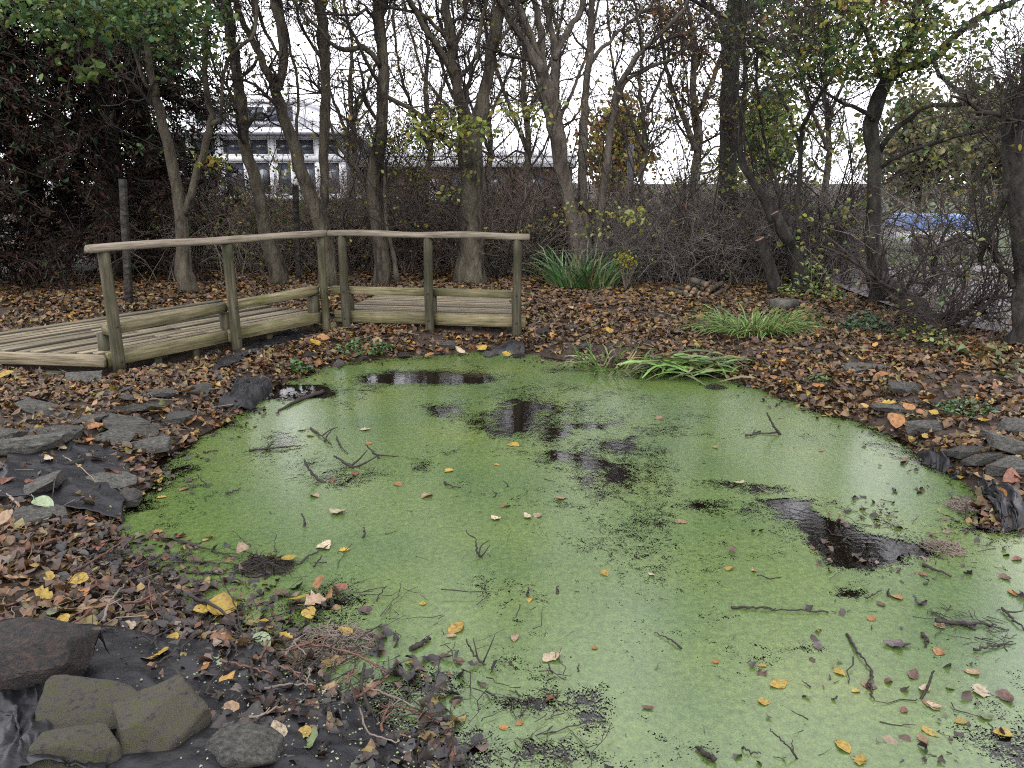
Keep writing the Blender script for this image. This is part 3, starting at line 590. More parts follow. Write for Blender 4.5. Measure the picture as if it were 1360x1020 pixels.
# ------------------------------------------------------------------ trees
YEL = [(.62, .50, .08), (.50, .48, .09), (.42, .47, .10), (.54, .36, .06), (.34, .40, .09)]
GRN = [(.13, .26, .08), (.20, .33, .09), (.30, .38, .09), (.10, .22, .10)]
PGR = [(.42, .50, .15), (.50, .53, .13), (.35, .46, .13), (.58, .53, .10)]
ORA = [(.40, .20, .08), (.46, .26, .08), (.34, .15, .07), (.45, .33, .09)]
def limb_from_px(pts, Y0, Y1, n=None):
    pts = np.array(pts, float); s = np.linspace(0, 1, len(pts))
    W = []
    for (x, y, wd), t in zip(pts, s):
        p = onY(x, y, Y0 + (Y1 - Y0) * t); W.append([*p, wd * .46 * ppm(p)])
    W = np.array(W); L = np.linalg.norm(np.diff(W[:, :3], axis=0), axis=1).sum()
    return cat_rom(W, n or max(8, int(L / .13)))
def tree(name, label, cat, limbs, mat='bark', twigm='twig', n1=55, n2=380, n3=1500, leaves=250, pal=YEL, lsize=.06, group=None, cont=3.2, seed=1, flare=True, l1=(.7, 1.9), tmin=.35, extra=None, up=.25):
    rg = np.random.default_rng(seed)
    trunk0 = None; ALL = []; AR = []; parts = []; root = None
    for li, (pts, Y0, Y1, ct) in enumerate(limbs):
        W = limb_from_px(pts, Y0, Y1)
        if li == 0:
            base = W[0].copy(); zg_ = g1(base[0], base[1]); W[0, 2] = min(W[0, 2], zg_ - .08)
            root = empty(name, (base[0], base[1], zg_), label, cat, group)
            if flare:
                hh = W[:, 2] - zg_; W[:, 3] *= 1 + .35 * np.exp(-np.maximum(hh, 0) / .10)
        if ct:
            d = unit(W[-1, :3] - W[-3, :3]); r0 = W[-1, 3]; Q = [W[-1]]; nn = 12
            for k in range(nn):
                d = unit(d + .13 * rg.normal(size=3) + np.array([0, 0, .12])); Q.append(np.r_[Q[-1][:3] + d * cont * ct / nn, r0 * (1 - .8 * (k + 1) / nn)])
            W = np.vstack([W, Q[1:]])
        W[:, :3] += .012 * rg.normal(size=(len(W), 3)) * np.minimum(1, W[:, 3:] / .03)
        V, f = tube_one(W[:, :3], W[:, 3], 16 if W[0, 3] > .06 else 8, .2, True, seed + li)
        o = mk('trunk' if li == 0 else 'limb', V, f, M[mat], smooth=True); par(o, root)
        s = np.linspace(0, len(W) - 1, 30); i = np.minimum(s.astype(int), len(W) - 2); fr = (s - i)[:, None]
        Wr = W[i] * (1 - fr) + W[i + 1] * fr; ALL.append(Wr[:, :3]); AR.append(Wr[:, 3])
    P = np.stack(ALL); Rr = np.stack(AR)
    q0 = [(P, Rr)]; tw = []
    Q1, R1 = sprout(P, Rr, int(n1 * 1.35), *l1, K=7, spread=.9, up=up, wob=.2, t0=tmin, rscale=.4, rmin=.007, rg=rg); tw.append((Q1, R1))
    Q2, R2 = sprout(Q1, R1, int(n2 * 1.7), .35, 1.0, K=6, spread=.9, up=up, wob=.22, rscale=.6, rmin=.0052, rg=rg); tw.append((Q2, R2))
    Q3, R3 = sprout(Q2, R2, int(n3 * 1.9), .15, .5, K=4, spread=.9, up=up * .8, wob=.22, rscale=.6, rmin=.0036, rg=rg, tipr=.5); tw.append((Q3, R3))
    V, f = merge([tubes(q, r, 4 if k == 0 else 3) for k, (q, r) in enumerate(tw)])
    o = tag(mk('twigs', V, f, M[twigm], smooth=True), kind='stuff'); par(o, root)
    L = []
    if leaves:
        leaves = int(leaves * 1.8)
        i = rg.integers(0, len(Q3), leaves); k = rg.integers(1, 4, leaves); L.append((Q3[i, k] + .03 * rg.normal(size=(leaves, 3)), lsize, pal))
    for (px, py, rx, ry, Y, nl, pal2, ls) in (extra or []):
        a = rg.random(nl) * 6.283; r = np.sqrt(rg.random(nl)); c_ = onY(px, py, Y); sc_ = ppm(c_)
        # leaves sit in sprays: cluster centres inside the ellipse
        nc = max(3, nl // 14); ca = rg.random(nc) * 6.283; cr = np.sqrt(rg.random(nc))
        C = np.stack([c_[0] + rx * sc_ * cr * np.cos(ca), Y + .5 * rg.normal(size=nc), c_[2] + ry * sc_ * cr * np.sin(ca)], 1)
        ii = rg.integers(0, nc, nl); pos = C[ii] + rg.normal(size=(nl, 3)) * np.array([.14, .14, .06])
        L.append((pos, ls, pal2))
        # twigs that carry them
        if nc > 2:
            st = C; en = C + np.array([0, 0, .25]) + .3 * rg.normal(size=(nc, 3))
            t = np.linspace(0, 1, 5)[None, :, None]; Pt = st[:, None] * t + en[:, None] * (1 - t) + .03 * rg.normal(size=(nc, 5, 3))
            V, f = tubes(Pt, np.full((nc, 5), .004), 3); o = tag(mk('twigs', V, [f], M[twigm]), kind='stuff'); par(o, root)
    if L:
        PV = []; PC = []; off = 0; Fq = []
        for pos, ls, pl in L:
            nn = len(pos); nr = rg.normal(size=(nn, 3)); nr[:, 2] = np.abs(nr[:, 2]) + .5
            V, q, c_ = leafmesh(pos, ls * (.6 + .8 * rg.random(nn)), nr, rg.normal(size=(nn, 3)) + [0, 0, -.4], pick(pl, nn, rg=rg), rg=rg)
            PV.append(V); PC.append(c_); Fq.append(q + off); off += len(V)
        o = tag(mk('foliage', np.vstack(PV), [np.vstack(Fq)], M['leaf'], colr=np.vstack(PC)), kind='stuff'); par(o, root)
    return root

tree('ash_tree', 'grey forked tree beside the dead conifer, stem splitting above the handrail', 'tree', [
    ([(252, 392, 27), (245, 350, 22), (241, 290, 19), (230, 225, 15), (212, 150, 14), (203, 115, 12), (196, 60, 10), (190, 0, 9), (184, -40, 8)], 10.9, 10.7, 1),
    ([(244, 290, 10), (260, 235, 11), (273, 190, 10), (282, 160, 10), (273, 115, 8), (271, 60, 8), (275, 0, 8), (278, -30, 7)], 10.85, 10.6, 1),
    ([(283, 165, 8), (292, 158, 7), (303, 151, 4)], 10.7, 10.7, 0),
    ([(294, 156, 5), (295, 110, 5), (302, 80, 5), (320, 62, 5), (338, 45, 5), (340, 0, 5), (332, -30, 4)], 10.6, 10.2, 1),
    ([(203, 118, 6), (190, 105, 5), (180, 70, 5), (165, 35, 4), (160, 0, 3)], 10.7, 10.5, .5)], seed=11, leaves=90, n1=22, n2=160, n3=600,
    extra=[(150, 15, 125, 38, 9.4, 1700, GRN, .08), (235, 45, 45, 48, 9.8, 700, GRN, .075), (130, 95, 22, 14, 9.0, 40, [(.16, .26, .06)], .11), (68, 62, 26, 12, 9.0, 30, [(.16, .24, .06)], .09), (215, 185, 60, 25, 11.5, 40, GRN, .06)])
tree('sycamore_tree', 'curved slender trunk standing between two forked trees behind the boardwalk', 'tree', [
    ([(371, 374, 24), (358, 330, 20), (349, 300, 18), (346, 265, 18), (335, 225, 17), (323, 190, 16), (320, 140, 15), (316, 108, 14), (309, 60, 15), (300, 10, 17), (292, -40, 16)], 12.0, 11.6, 1),
    ([(322, 100, 6), (334, 92, 5), (342, 78, 4), (343, 70, 4)], 11.8, 11.6, .2)], seed=12, leaves=120, n1=24, n2=170, n3=700,
    extra=[(310, 200, 30, 20, 11.4, 50, YEL, .075), (350, 225, 45, 25, 12.4, 60, YEL, .07)])
tree('twin_tree', 'forked trunk rising behind the corner where both handrails meet', 'tree', [
    ([(436, 372, 26), (432, 330, 24), (424, 295, 24), (410, 255, 19), (396, 215, 18), (383, 170, 17), (368, 125, 16), (352, 90, 12), (338, 55, 10), (322, 32, 9), (314, 0, 9), (308, -30, 8)], 11.6, 11.2, .9),
    ([(366, 122, 11), (374, 100, 13), (377, 70, 13), (371, 30, 14), (368, -10, 14), (366, -40, 12)], 11.3, 11.0, 1),
    ([(428, 305, 15), (431, 260, 13), (431, 200, 13), (432, 130, 14), (431, 70, 15), (428, 20, 15), (427, -40, 14)], 11.65, 11.8, 1),
    ([(396, 215, 4), (393, 170, 4), (396, 120, 4), (385, 60, 4), (376, 20, 3)], 11.5, 11.3, .5),
    ([(335, 45, 6), (338, 20, 6), (330, -20, 5)], 11.2, 11.0, .6),
    ([(379, 85, 5), (362, 60, 5), (345, 20, 5), (332, -20, 5)], 11.2, 11.6, .8)], seed=13, leaves=160, n1=38, n2=260, n3=1000)
tree('ash_tree', 'straight single trunk rising behind the rail near the platform corner', 'tree', [
    ([(507, 374, 25), (506, 330, 21), (502, 280, 21), (497, 240, 21), (504, 190, 17), (508, 150, 16), (509, 100, 16), (505, 40, 16), (502, -10, 16), (500, -40, 15)], 11.7, 11.5, 1),
    ([(494, 262, 8), (480, 235, 8), (462, 210, 7), (447, 188, 5), (440, 170, 4)], 11.7, 11.3, .5),
    ([(504, 85, 8), (490, 68, 8), (470, 63, 8), (455, 66, 7), (440, 58, 6), (425, 40, 5)], 11.5, 11.0, .6),
    ([(528, 374, 8), (520, 330, 6), (512, 285, 5), (509, 230, 5), (505, 195, 4)], 11.5, 11.55, 0),
    ([(508, 125, 6), (530, 135, 6), (560, 155, 7), (585, 182, 8), (600, 195, 8)], 11.6, 11.9, 0)], seed=14, leaves=200, n1=44, n2=320, n3=1300)
tree('oak_tree', 'stoutest trunk behind the platform, dividing into a wide V of limbs', 'tree', [
    ([(624, 374, 44), (626, 330, 36), (628, 280, 32), (626, 220, 33), (622, 170, 34), (614, 150, 20), (606, 115, 14), (600, 70, 13), (594, 20, 12), (588, -30, 12)], 12.2, 11.9, 1),
    ([(628, 185, 26), (636, 155, 22), (644, 120, 17), (650, 85, 16), (658, 40, 16), (668, 0, 15), (676, -35, 14)], 12.15, 12.3, 1),
    ([(605, 112, 10), (592, 80, 10), (575, 52, 9), (558, 25, 8), (543, 0, 8), (530, -30, 7)], 12.0, 11.3, 1),
    ([(598, 60, 6), (583, 38, 6), (560, 20, 5), (535, 14, 4)], 11.9, 11.5, .6),
    ([(600, 125, 5), (615, 100, 5), (632, 75, 5), (638, 40, 5), (645, 10, 5)], 12.0, 12.2, .6),
    ([(655, 70, 5), (672, 45, 5), (684, 20, 4), (690, -10, 4)], 12.2, 11.8, .8),
    ([(604, 155, 4), (585, 130, 5), (567, 108, 4), (556, 80, 4), (548, 50, 3)], 12.0, 11.4, .6)], seed=15, leaves=260, n1=70, n2=520, n3=2200,
    extra=[(610, 165, 75, 24, 11.0, 300, PGR, .085), (545, 185, 45, 22, 11.6, 120, PGR, .07), (690, 155, 40, 24, 11.6, 120, PGR, .07), (610, 235, 30, 45, 11.5, 70, PGR, .075), (540, 215, 45, 28, 12.4, 130, YEL, .07)])
tree('willow_tree', 'pale smooth tree with many rising limbs behind the iris clump', 'tree', [
    ([(778, 352, 36), (768, 318, 27), (757, 275, 21), (746, 225, 20), (738, 170, 21), (728, 125, 22), (716, 90, 17), (702, 62, 12), (686, 40, 11), (672, 15, 10), (660, -25, 9)], 12.6, 12.0, 1),
    ([(722, 105, 10), (712, 70, 11), (703, 40, 10), (690, 12, 9), (680, -25, 8)], 12.3, 12.0, 1),
    ([(728, 118, 9), (720, 80, 10), (719, 45, 10), (712, 10, 9), (705, -25, 8)], 12.3, 12.6, 1),
    ([(734, 135, 12), (737, 100, 11), (738, 70, 10), (732, 35, 8), (723, 0, 8), (715, -30, 7)], 12.3, 12.8, 1),
    ([(738, 78, 8), (746, 55, 9), (757, 35, 9), (770, 12, 8), (780, -25, 7)], 12.4, 12.9, 1),
    ([(792, 352, 16), (797, 300, 13), (802, 250, 12), (808, 210, 11), (812, 160, 8), (820, 118, 9), (838, 86, 8), (860, 62, 7), (888, 35, 6), (912, 5, 5), (925, -20, 5)], 12.7, 12.2, .8),
    ([(783, 330, 12), (776, 270, 14), (774, 210, 14), (777, 150, 11), (779, 100, 10), (785, 50, 10), (786, 10, 9), (790, -30, 8)], 12.8, 13.1, 1),
    ([(815, 140, 6), (835, 105, 6), (858, 92, 6), (885, 82, 5), (905, 70, 4)], 12.5, 13.2, .5),
    ([(780, 88, 6), (800, 65, 6), (822, 42, 5), (845, 22, 5), (868, 5, 4)], 13.0, 13.5, .6)], mat='bark_pale', seed=16, leaves=320, n1=75, n2=560, n3=2400,
    extra=[(815, 298, 50, 22, 11.6, 130, PGR, .075), (735, 300, 30, 25, 12.0, 40, YEL, .06), (790, 125, 60, 40, 12.6, 70, ORA, .05), (770, 280, 30, 25, 12.0, 40, PGR, .07)])
tree('ivy_clad_tree', 'tall dark trunk rising out of the bramble thicket, ivy on its bark', 'tree', [
    ([(966, 385, 34), (966, 330, 29), (967, 270, 26), (967, 200, 25), (969, 130, 25), (972, 70, 26), (977, 10, 27), (980, -40, 26)], 12.8, 12.7, 1),
    ([(975, 48, 7), (955, 22, 6), (935, 8, 5), (910, -5, 5)], 12.7, 12.4, .6),
    ([(978, 60, 9), (990, 20, 9), (1000, -20, 8)], 12.7, 12.5, 1)], mat='bark_dark', seed=17, leaves=220, pal=GRN + PGR, n1=40, n2=260, n3=900,
    extra=[(968, 180, 12, 110, 12.5, 110, GRN + PGR, .06), (1035, 40, 65, 45, 11.5, 700, GRN, .09), (1030, 110, 50, 50, 12.0, 500, PGR + GRN, .08), (960, 240, 30, 30, 12.3, 90, YEL, .06)])
tree('hazel_tree', 'sinuous stem with a freshly sawn stub above the bramble thicket', 'tree', [
    ([(1066, 402, 26), (1060, 365, 24), (1050, 325, 21), (1036, 300, 18), (1018, 270, 14), (1000, 240, 11), (986, 210, 9), (984, 170, 8), (990, 120, 7), (988, 60, 7), (984, 0, 6), (980, -30, 6)], 11.0, 11.0, .8),
    ([(1062, 370, 10), (1060, 310, 8), (1060, 250, 7), (1062, 195, 7), (1068, 165, 7), (1090, 125, 5), (1118, 85, 4), (1145, 45, 4), (1160, 10, 3)], 11.0, 10.6, .5),
    ([(1045, 300, 5), (1035, 260, 4), (1022, 215, 4), (1010, 150, 4), (1005, 80, 4), (1012, 10, 3)], 11.0, 11.3, .5),
    ([(1062, 190, 5), (1050, 155, 5), (1035, 125, 4), (1018, 90, 4)], 10.9, 11.4, .6)], mat='bark_dark', seed=18, leaves=260, pal=PGR + YEL, n1=44, n2=300, n3=1100, flare=True,
    extra=[(1025, 180, 30, 45, 10.8, 110, PGR, .075), (1115, 200, 30, 35, 10.6, 90, PGR, .08), (1105, 290, 30, 45, 10.4, 36, PGR, .09), (1080, 330, 60, 50, 10.4, 40, PGR, .07)])
# sawn stub of the hazel and a second sawn stump
def stump(pts, Y, label, tip):
    W = limb_from_px(pts, Y, Y); W[0, 2] = min(W[0, 2], g1(W[0, 0], W[0, 1]) - .03) if pts[0][1] > 340 else W[0, 2]
    V, f = tube_one(W[:, :3], W[:, 3], 12, .1, True, 4); e_ = empty('sawn_stump', W[0, :3], label, 'stump')
    o = mk('bark_sleeve', V, f, M['bark_dark'], smooth=False); par(o, e_)
    d = unit(W[-1, :3] - W[-3, :3]); c0 = W[-1, :3] + d * .004
    V, f = tube_one([c0, c0 + d * .004], [W[-1, 3] * .9] * 2, 12); o = mk('cut_face', V, f, M['cut']); par(o, e_)
stump([(1032, 385, 20), (1022, 355, 18), (1012, 325, 16), (1009, 318, 15)], 10.9, 'short sawn stump with pale cut top in front of the thicket', 1)
stump([(1048, 322, 17), (1036, 297, 15), (1031, 287, 14), (1029, 283, 13)], 10.75, 'thick sawn-off stub with pale cut face on the hazel stem', 1)
tree('hawthorn_tree', 'dark leaning-rooted tree with outstretched limbs before the paved drive', 'tree', [
    ([(1172, 396, 32), (1166, 365, 27), (1161, 320, 21), (1160, 260, 20), (1160, 200, 20), (1159, 155, 21), (1172, 122, 20), (1188, 92, 18), (1200, 68, 15), (1212, 38, 13), (1222, 0, 12), (1228, -30, 11)], 10.0, 9.7, 1),
    ([(1188, 96, 13), (1212, 88, 12), (1240, 80, 12), (1256, 62, 11), (1275, 42, 10), (1300, 24, 10), (1325, 10, 9), (1344, 3, 8)], 9.8, 9.3, .3),
    ([(1243, 86, 6), (1252, 105, 6), (1272, 120, 5), (1292, 124, 5), (1302, 140, 4)], 9.6, 9.2, .2),
    ([(1168, 205, 8), (1182, 180, 8), (1205, 158, 7), (1232, 142, 6), (1262, 138, 6), (1295, 139, 5), (1320, 146, 4)], 9.9, 9.2, .3),
    ([(1170, 222, 7), (1195, 208, 6), (1225, 195, 6), (1260, 184, 6), (1295, 176, 6), (1325, 171, 5)], 9.9, 9.0, .3),
    ([(1160, 160, 7), (1140, 145, 6), (1115, 135, 5), (1095, 122, 4)], 9.8, 9.6, .3),
    ([(1176, 118, 8), (1165, 80, 8), (1150, 50, 7), (1140, 15, 6), (1128, -20, 6)], 9.8, 10.3, .8),
    ([(1163, 366, 22), (1182, 380, 28), (1206, 400, 30), (1230, 423, 28), (1250, 441, 22), (1262, 450, 9)], 9.9, 7.65, 0)], mat='bark_dark', seed=19, leaves=500, pal=PGR + GRN, lsize=.05, n1=70, n2=520, n3=2000, cont=2.2,
    extra=[(1145, 55, 115, 60, 9.6, 2000, PGR + GRN, .07), (1220, 60, 70, 50, 9.5, 700, GRN + PGR, .06), (1120, 15, 100, 30, 9.8, 700, PGR + GRN + ORA, .075), (1250, 140, 70, 45, 9.3, 130, GRN, .05), (1290, 250, 50, 60, 9.3, 40, YEL, .06)])
tree('broken_tree', 'thick trunk with a splintered broken stem beside it at the bank edge', 'tree', [
    ([(1357, 474, 32), (1358, 420, 28), (1359, 360, 24), (1352, 290, 28), (1350, 230, 34), (1356, 175, 30), (1366, 130, 28), (1375, 60, 26), (1380, 0, 24)], 7.3, 7.2, 1),
    ([(1344, 265, 8), (1337, 230, 8), (1334, 190, 7), (1332, 150, 7), (1333, 128, 3)], 7.25, 7.2, 0),
    ([(1340, 250, 9), (1332, 275, 8), (1318, 300, 7), (1306, 330, 8), (1300, 352, 8)], 7.2, 7.6, 0),
    ([(1348, 380, 10), (1330, 350, 9), (1318, 325, 8), (1308, 310, 8)], 7.3, 7.8, 0)], mat='bark_dark', seed=20, leaves=120, pal=PGR + GRN, n1=24, n2=120, n3=500, cont=2.5, lsize=.06,
    extra=[(1345, 90, 20, 20, 7.2, 16, GRN, .07)])
# background trees beyond the hedge
for k, (px, Y, lab, pal, nl, wd) in enumerate([
        (915, 19, 'tree with coppery orange leaves beyond the bramble thicket', ORA, 1900, 15), (690, 20, 'slender leafless tree between the stout V-limbed trunk and the pale willow', YEL, 260, 12), (560, 19, 'slender leafless tree in front of the blue wall sign', YEL, 300, 10), (460, 18, 'slender leafless tree before the corner of the white-framed building', YEL, 380, 10), (845, 18, 'slender leafless tree behind the grey concrete post', YEL, 300, 9), (1090, 20, 'slender leafless tree rising behind the sinuous hazel', YEL, 420, 10), (735, 24, 'thin orange-leaved tree at the end of the brick building', ORA, 300, 10), (640, 22, 'thin orange-flecked tree close before the brick building wall', ORA, 240, 9)]):
    s_ = 11.5 / Y; x = px
    limbs = [([(x + 4, 300, wd), (x + 6, 250, wd * .9), (x + 12, 190, wd * .8), (x + 5, 120, wd * .65), (x + 8, 60, wd * .5), (x - 4, 0, wd * .4)], Y, Y + .3, .9),
             ([(x + 10, 200, wd * .6), (x - 14, 140, wd * .45), (x - 30, 90, wd * .4), (x - 38, 20, wd * .3)], Y, Y - .8, .8),
             ([(x + 8, 160, wd * .6), (x + 30, 110, wd * .45), (x + 48, 60, wd * .4), (x + 60, 0, wd * .3)], Y, Y + 1.0, .8)]
    tree('slender_tree', lab or 'slender leafless tree beyond the hedge, one of several before the buildings', 'tree', limbs, mat='bark_pale' if k == 0 else 'bark', seed=40 + k, leaves=nl, pal=pal, lsize=.10 if k == 0 else .09, n1=60, n2=420, n3=1500, l1=(1.0, 2.6), tmin=.2, flare=False,
         group='slender trees before the buildings')
# far leafy trees closing the horizon
def far_tree(px, Y, h, r, pal, label, seed, group=None):
    rg = np.random.default_rng(seed); x = onY(px, 242, Y)[0]; e_ = empty('far_tree', (x, Y, .2), label, 'tree', group)
    n_ = 8; t = np.linspace(0, 1, n_); V, f = tube_one(np.stack([x + .3 * np.sin(t * 3 + seed), np.full(n_, Y), .1 + t * h * .8], 1), .035 * h * (1.1 - t), 8, .1); par(mk('trunk', V, f, M['bark'], smooth=True), e_)
    P = np.stack([x + 0 * t, np.full(n_, Y), .2 + h * (.15 + .75 * t)], 1)[None]; Q1, R1 = sprout(P, np.full((1, n_), .06), 60, r * .6, r * 1.15, K=6, spread=1.3, up=.3, t0=0, rg=rg)
    V, f = tubes(Q1, R1, 4); par(tag(mk('branches', V, [f], M['twig']), kind='stuff'), e_)
    nl = 3800; i = rg.integers(0, 60, nl); k = rg.integers(1, 6, nl); pos = Q1[i, k] + rg.normal(size=(nl, 3)) * .09 * r
    nr = rg.normal(size=(nl, 3)); V, q, c_ = leafmesh(pos, (.16 + .14 * rg.random(nl)) * r / 2.6, nr, rg.normal(size=(nl, 3)), pick(pal, nl, rg=rg), rg=rg)
    par(tag(mk('crown', V, [q], M['leaf'], colr=c_), kind='stuff'), e_)
PALE = [(.26, .28, .13), (.33, .30, .14), (.22, .27, .14), (.38, .33, .13)]
for k, (px, Y, h, r) in enumerate([(1215, 34, 4.6, 3.0), (1290, 37, 5.0, 3.4), (1345, 33, 4.2, 3.0), (1400, 36, 5.2, 3.4)]):
    far_tree(px, Y, h, r, PALE, ['pale yellow-green tree seen past the hawthorn trunk', 'pale yellow-green tree beyond the blue cover', 'small pale tree showing beside the splintered stem', 'pale tree beyond the broken trunk'][k], 70 + k, 'pale trees beyond the drive')
for k, (px, Y, h, r, pl, lb) in enumerate([(1010, 36, 4.8, 3, GRN + PGR, 'rounded green tree far behind the ivy-clad trunk'), (820, 38, 4.2, 3, ORA + YEL, 'low orange-brown tree far behind the pale multi-limbed tree'), (-60, 24, 7, 3, ORA, 'russet tree half hidden behind the dead conifers')]):
    far_tree(px, Y, h, r, pl, lb, 80 + k)

# ------------------------------------------------------------------ conifers
def conifer(px, Y, H, r, seed, label, brown):
    rg = np.random.default_rng(seed); x = onY(px, 242, Y)[0]; e_ = empty('conifer', (x, Y, .2), label, 'conifer', 'conifers at the end of the boardwalk')
    n_ = 14; t = np.linspace(0, 1, n_); TP = np.stack([x + .12 * np.sin(t * 4 + seed), Y + .1 * np.cos(t * 5), .05 + t * H], 1)
    V, f = tube_one(TP, .19 * (1.05 - t) + .02, 12, .15); par(mk('trunk', V, f, M['bark_dark'], smooth=True), e_)
    nb = 170; P = TP[None]; s = rg.random(nb); z = .5 + s * (H - .8); a = rg.random(nb) * 6.283
    L = r * (1.15 - .75 * (z / H)) * (.65 + .5 * rg.random(nb)); K = 8; tt = np.linspace(0, 1, K)
    B = np.zeros((nb, K, 3)); B[:, :, 0] = x + np.cos(a)[:, None] * L[:, None] * tt; B[:, :, 1] = Y + np.sin(a)[:, None] * L[:, None] * tt
    B[:, :, 2] = z[:, None] + L[:, None] * (.28 * tt - .5 * tt ** 2); B += .05 * rg.normal(size=B.shape) * tt[None, :, None]
    RB = np.linspace(.022, .006, K)[None].repeat(nb, 0)
    Q2, R2 = sprout(B, RB, 3000, .3, .9, K=5, spread=.8, up=-.12, wob=.15, t0=.1, rscale=.5, rmin=.004, rg=rg)
    V, f = merge([tubes(B, RB, 4), tubes(Q2, R2, 3)]); par(tag(mk('branches', V, f, M['twig']), kind='stuff'), e_)
    for nm, nl, pal, lo in (('dead_needles', 36000 if brown else 9000, [(.085, .052, .042), (.065, .042, .036), (.115, .07, .05), (.05, .038, .034)], 1), ('green_needles', 15000 if brown else 30000, [(.075, .13, .065), (.10, .17, .085), (.06, .10, .06)], 0)):
        i = rg.integers(0, len(Q2), nl * 2); k = rg.integers(0, 5, nl * 2); p = Q2[i, k]; d = unit(Q2[i, 4] - Q2[i, 0])
        hz = (p[:, 2] / H); rr_ = np.hypot(p[:, 0] - x, p[:, 1] - Y) / r
        sel = np.where((rg.random(len(p)) < np.clip(1.3 - hz * .9 - rr_ * .3, .1, 1)) if lo else (rg.random(len(p)) < np.clip(hz * 1.2 + rr_ * .5 - .35, .03, 1)))[0][:nl]; nn = len(sel)
        V, q, c_ = leafmesh(p[sel] + .04 * rg.normal(size=(nn, 3)), .06 + .09 * rg.random(nn), rg.normal(size=(nn, 3)), d[sel] + .6 * rg.normal(size=(nn, 3)) + [0, 0, -.3], pick(pal, nn, rg=rg), wid=.16, rg=rg)
        par(tag(mk(nm, V, [q], M['needle'], colr=c_), kind='stuff'), e_)
conifer(40, 13.2, 9.5, 2.6, 3, 'dead brown-purple conifer with dark bare lower branches', True)
conifer(150, 12.9, 9.0, 2.1, 5, 'brown-stemmed conifer with some dark green foliage beside a fence post', True)
conifer(205, 15.2, 8.5, 2.2, 9, 'dark green conifer standing between dead conifer and low building', False)
conifer(-70, 11.5, 9.0, 2.0, 15, 'brown dying conifer at the outer end of the boardwalk', True)

# ------------------------------------------------------------------ hedge shrubs and bramble thicket
def shrub_parts(seed, h, r, n0, n1, n2, mat, arch, leaves, pal, lsize):
    rg = np.random.default_rng(seed); K = 7
    a = rg.random(n0) * 6.283; rad0 = r * .6 * np.sqrt(rg.random(n0)); S = np.stack([np.cos(a) * rad0, np.sin(a) * rad0 * .7, np.full(n0, -.05)], 1)
    d = unit(np.stack([np.cos(a) * .3 * rg.random(n0), np.sin(a) * .3 * rg.random(n0), np.ones(n0)], 1) + .3 * rg.normal(size=(n0, 3)) * [1, 1, .2]); L = h * (.6 + .5 * rg.random(n0))
    Q = np.zeros((n0, K, 3)); Q[:, 0] = S
    for k in range(1, K):
        d = unit(d + .16 * rg.normal(size=(n0, 3)) + np.array([0, 0, -arch * k / K])); Q[:, k] = Q[:, k - 1] + d * (L / (K - 1))[:, None]
    RR = (.006 + .010 * rg.random(n0))[:, None] * np.linspace(1, .4, K)
    Q1, R1 = sprout(Q, RR, n1, .3, .9, K=5, spread=.9, up=.15 - arch * .5, wob=.2, t0=.05, rmin=.004, rg=rg)
    Q2, R2 = sprout(Q1, R1, n2, .12, .45, K=4, spread=1, up=.1 - arch * .3, wob=.22, rmin=.0028, rg=rg, tipr=.6)
    V, f = merge([tubes(Q, RR, 4), tubes(Q1, R1, 3), tubes(Q2, R2, 3)])
    V[:, 2] = np.maximum(V[:, 2], -.06)
    me1 = mk('stems', V, f, mat); me = me1.data; bpy.data.objects.remove(me1)
    lm = None
    if leaves:
        i = rg.integers(0, n2, leaves); p = Q2[i, 3]; nr = rg.normal(size=(leaves, 3)); V, q, c_ = leafmesh(p, lsize * (.6 + .8 * rg.random(leaves)), nr, rg.normal(size=(leaves, 3)), pick(pal, leaves, rg=rg), rg=rg)
        o = mk('leaves', V, [q], M['leaf'], colr=c_); lm = o.data; bpy.data.objects.remove(o)
    return me, lm
def put_shrub(name, parts, x, y, rz, s, label, group):
    e_ = empty(name, (x, y, g1(x, y)), label, 'shrub', group); e_.rotation_euler = (0, 0, rz); e_.scale = (s, s, s)
    for nm, d in (('stems', parts[0]), ('leaves', parts[1])):
        if d is None: continue
        o = bpy.data.objects.new(nm, d); col.objects.link(o); o.parent = e_; o['kind'] = 'stuff'
    return e_
BRN = [(.16, .10, .06), (.24, .16, .09), (.10, .07, .05)]
hv = [shrub_parts(100 + k, 1.75, .85, 90, 620, 1500, M['twig_hedge'], .12, 700, BRN, .045) for k in range(3)]
hg = shrub_parts(110, 1.7, .9, 80, 500, 1200, M['twig_hedge'], .12, 1500, PGR + YEL + GRN, .06)
k = 0
for row, Yh in enumerate((13.9, 14.9)):
    for px in np.arange(180, 860, 62):
        x = onY(px + rng.normal() * 8 + row * 30, 300, Yh)[0]
        green = 270 < px < 430 and row == 0
        put_shrub('hedge_shrub', hg if green else hv[k % 3], x, Yh + .2 * rng.normal(), rng.random() * 6.28, .92 + .16 * rng.random(),
                  'green-leaved bush in the brown hedge before the building windows' if green else 'brown leafless hedge bush ' + ('beside the conifers' if px < 270 else 'behind the platform corner' if px < 560 else 'behind the stout V-limbed trunk' if px < 690 else 'behind the willow and iris') + (', hedge front' if row == 0 else ', hedge back'), 'green bushes in the hedge' if green else 'bare hedge bushes behind the trunks'); k += 1
bv = [shrub_parts(120 + k, 1.9, 1.0, 80, 700, 1700, M['twig_bramble'], .3, 160, BRN + PGR, .05) for k in range(3)]
bl = shrub_parts(130, 2.0, .9, 60, 500, 1300, M['twig_bramble'], .2, 900, GRN + PGR, .06)
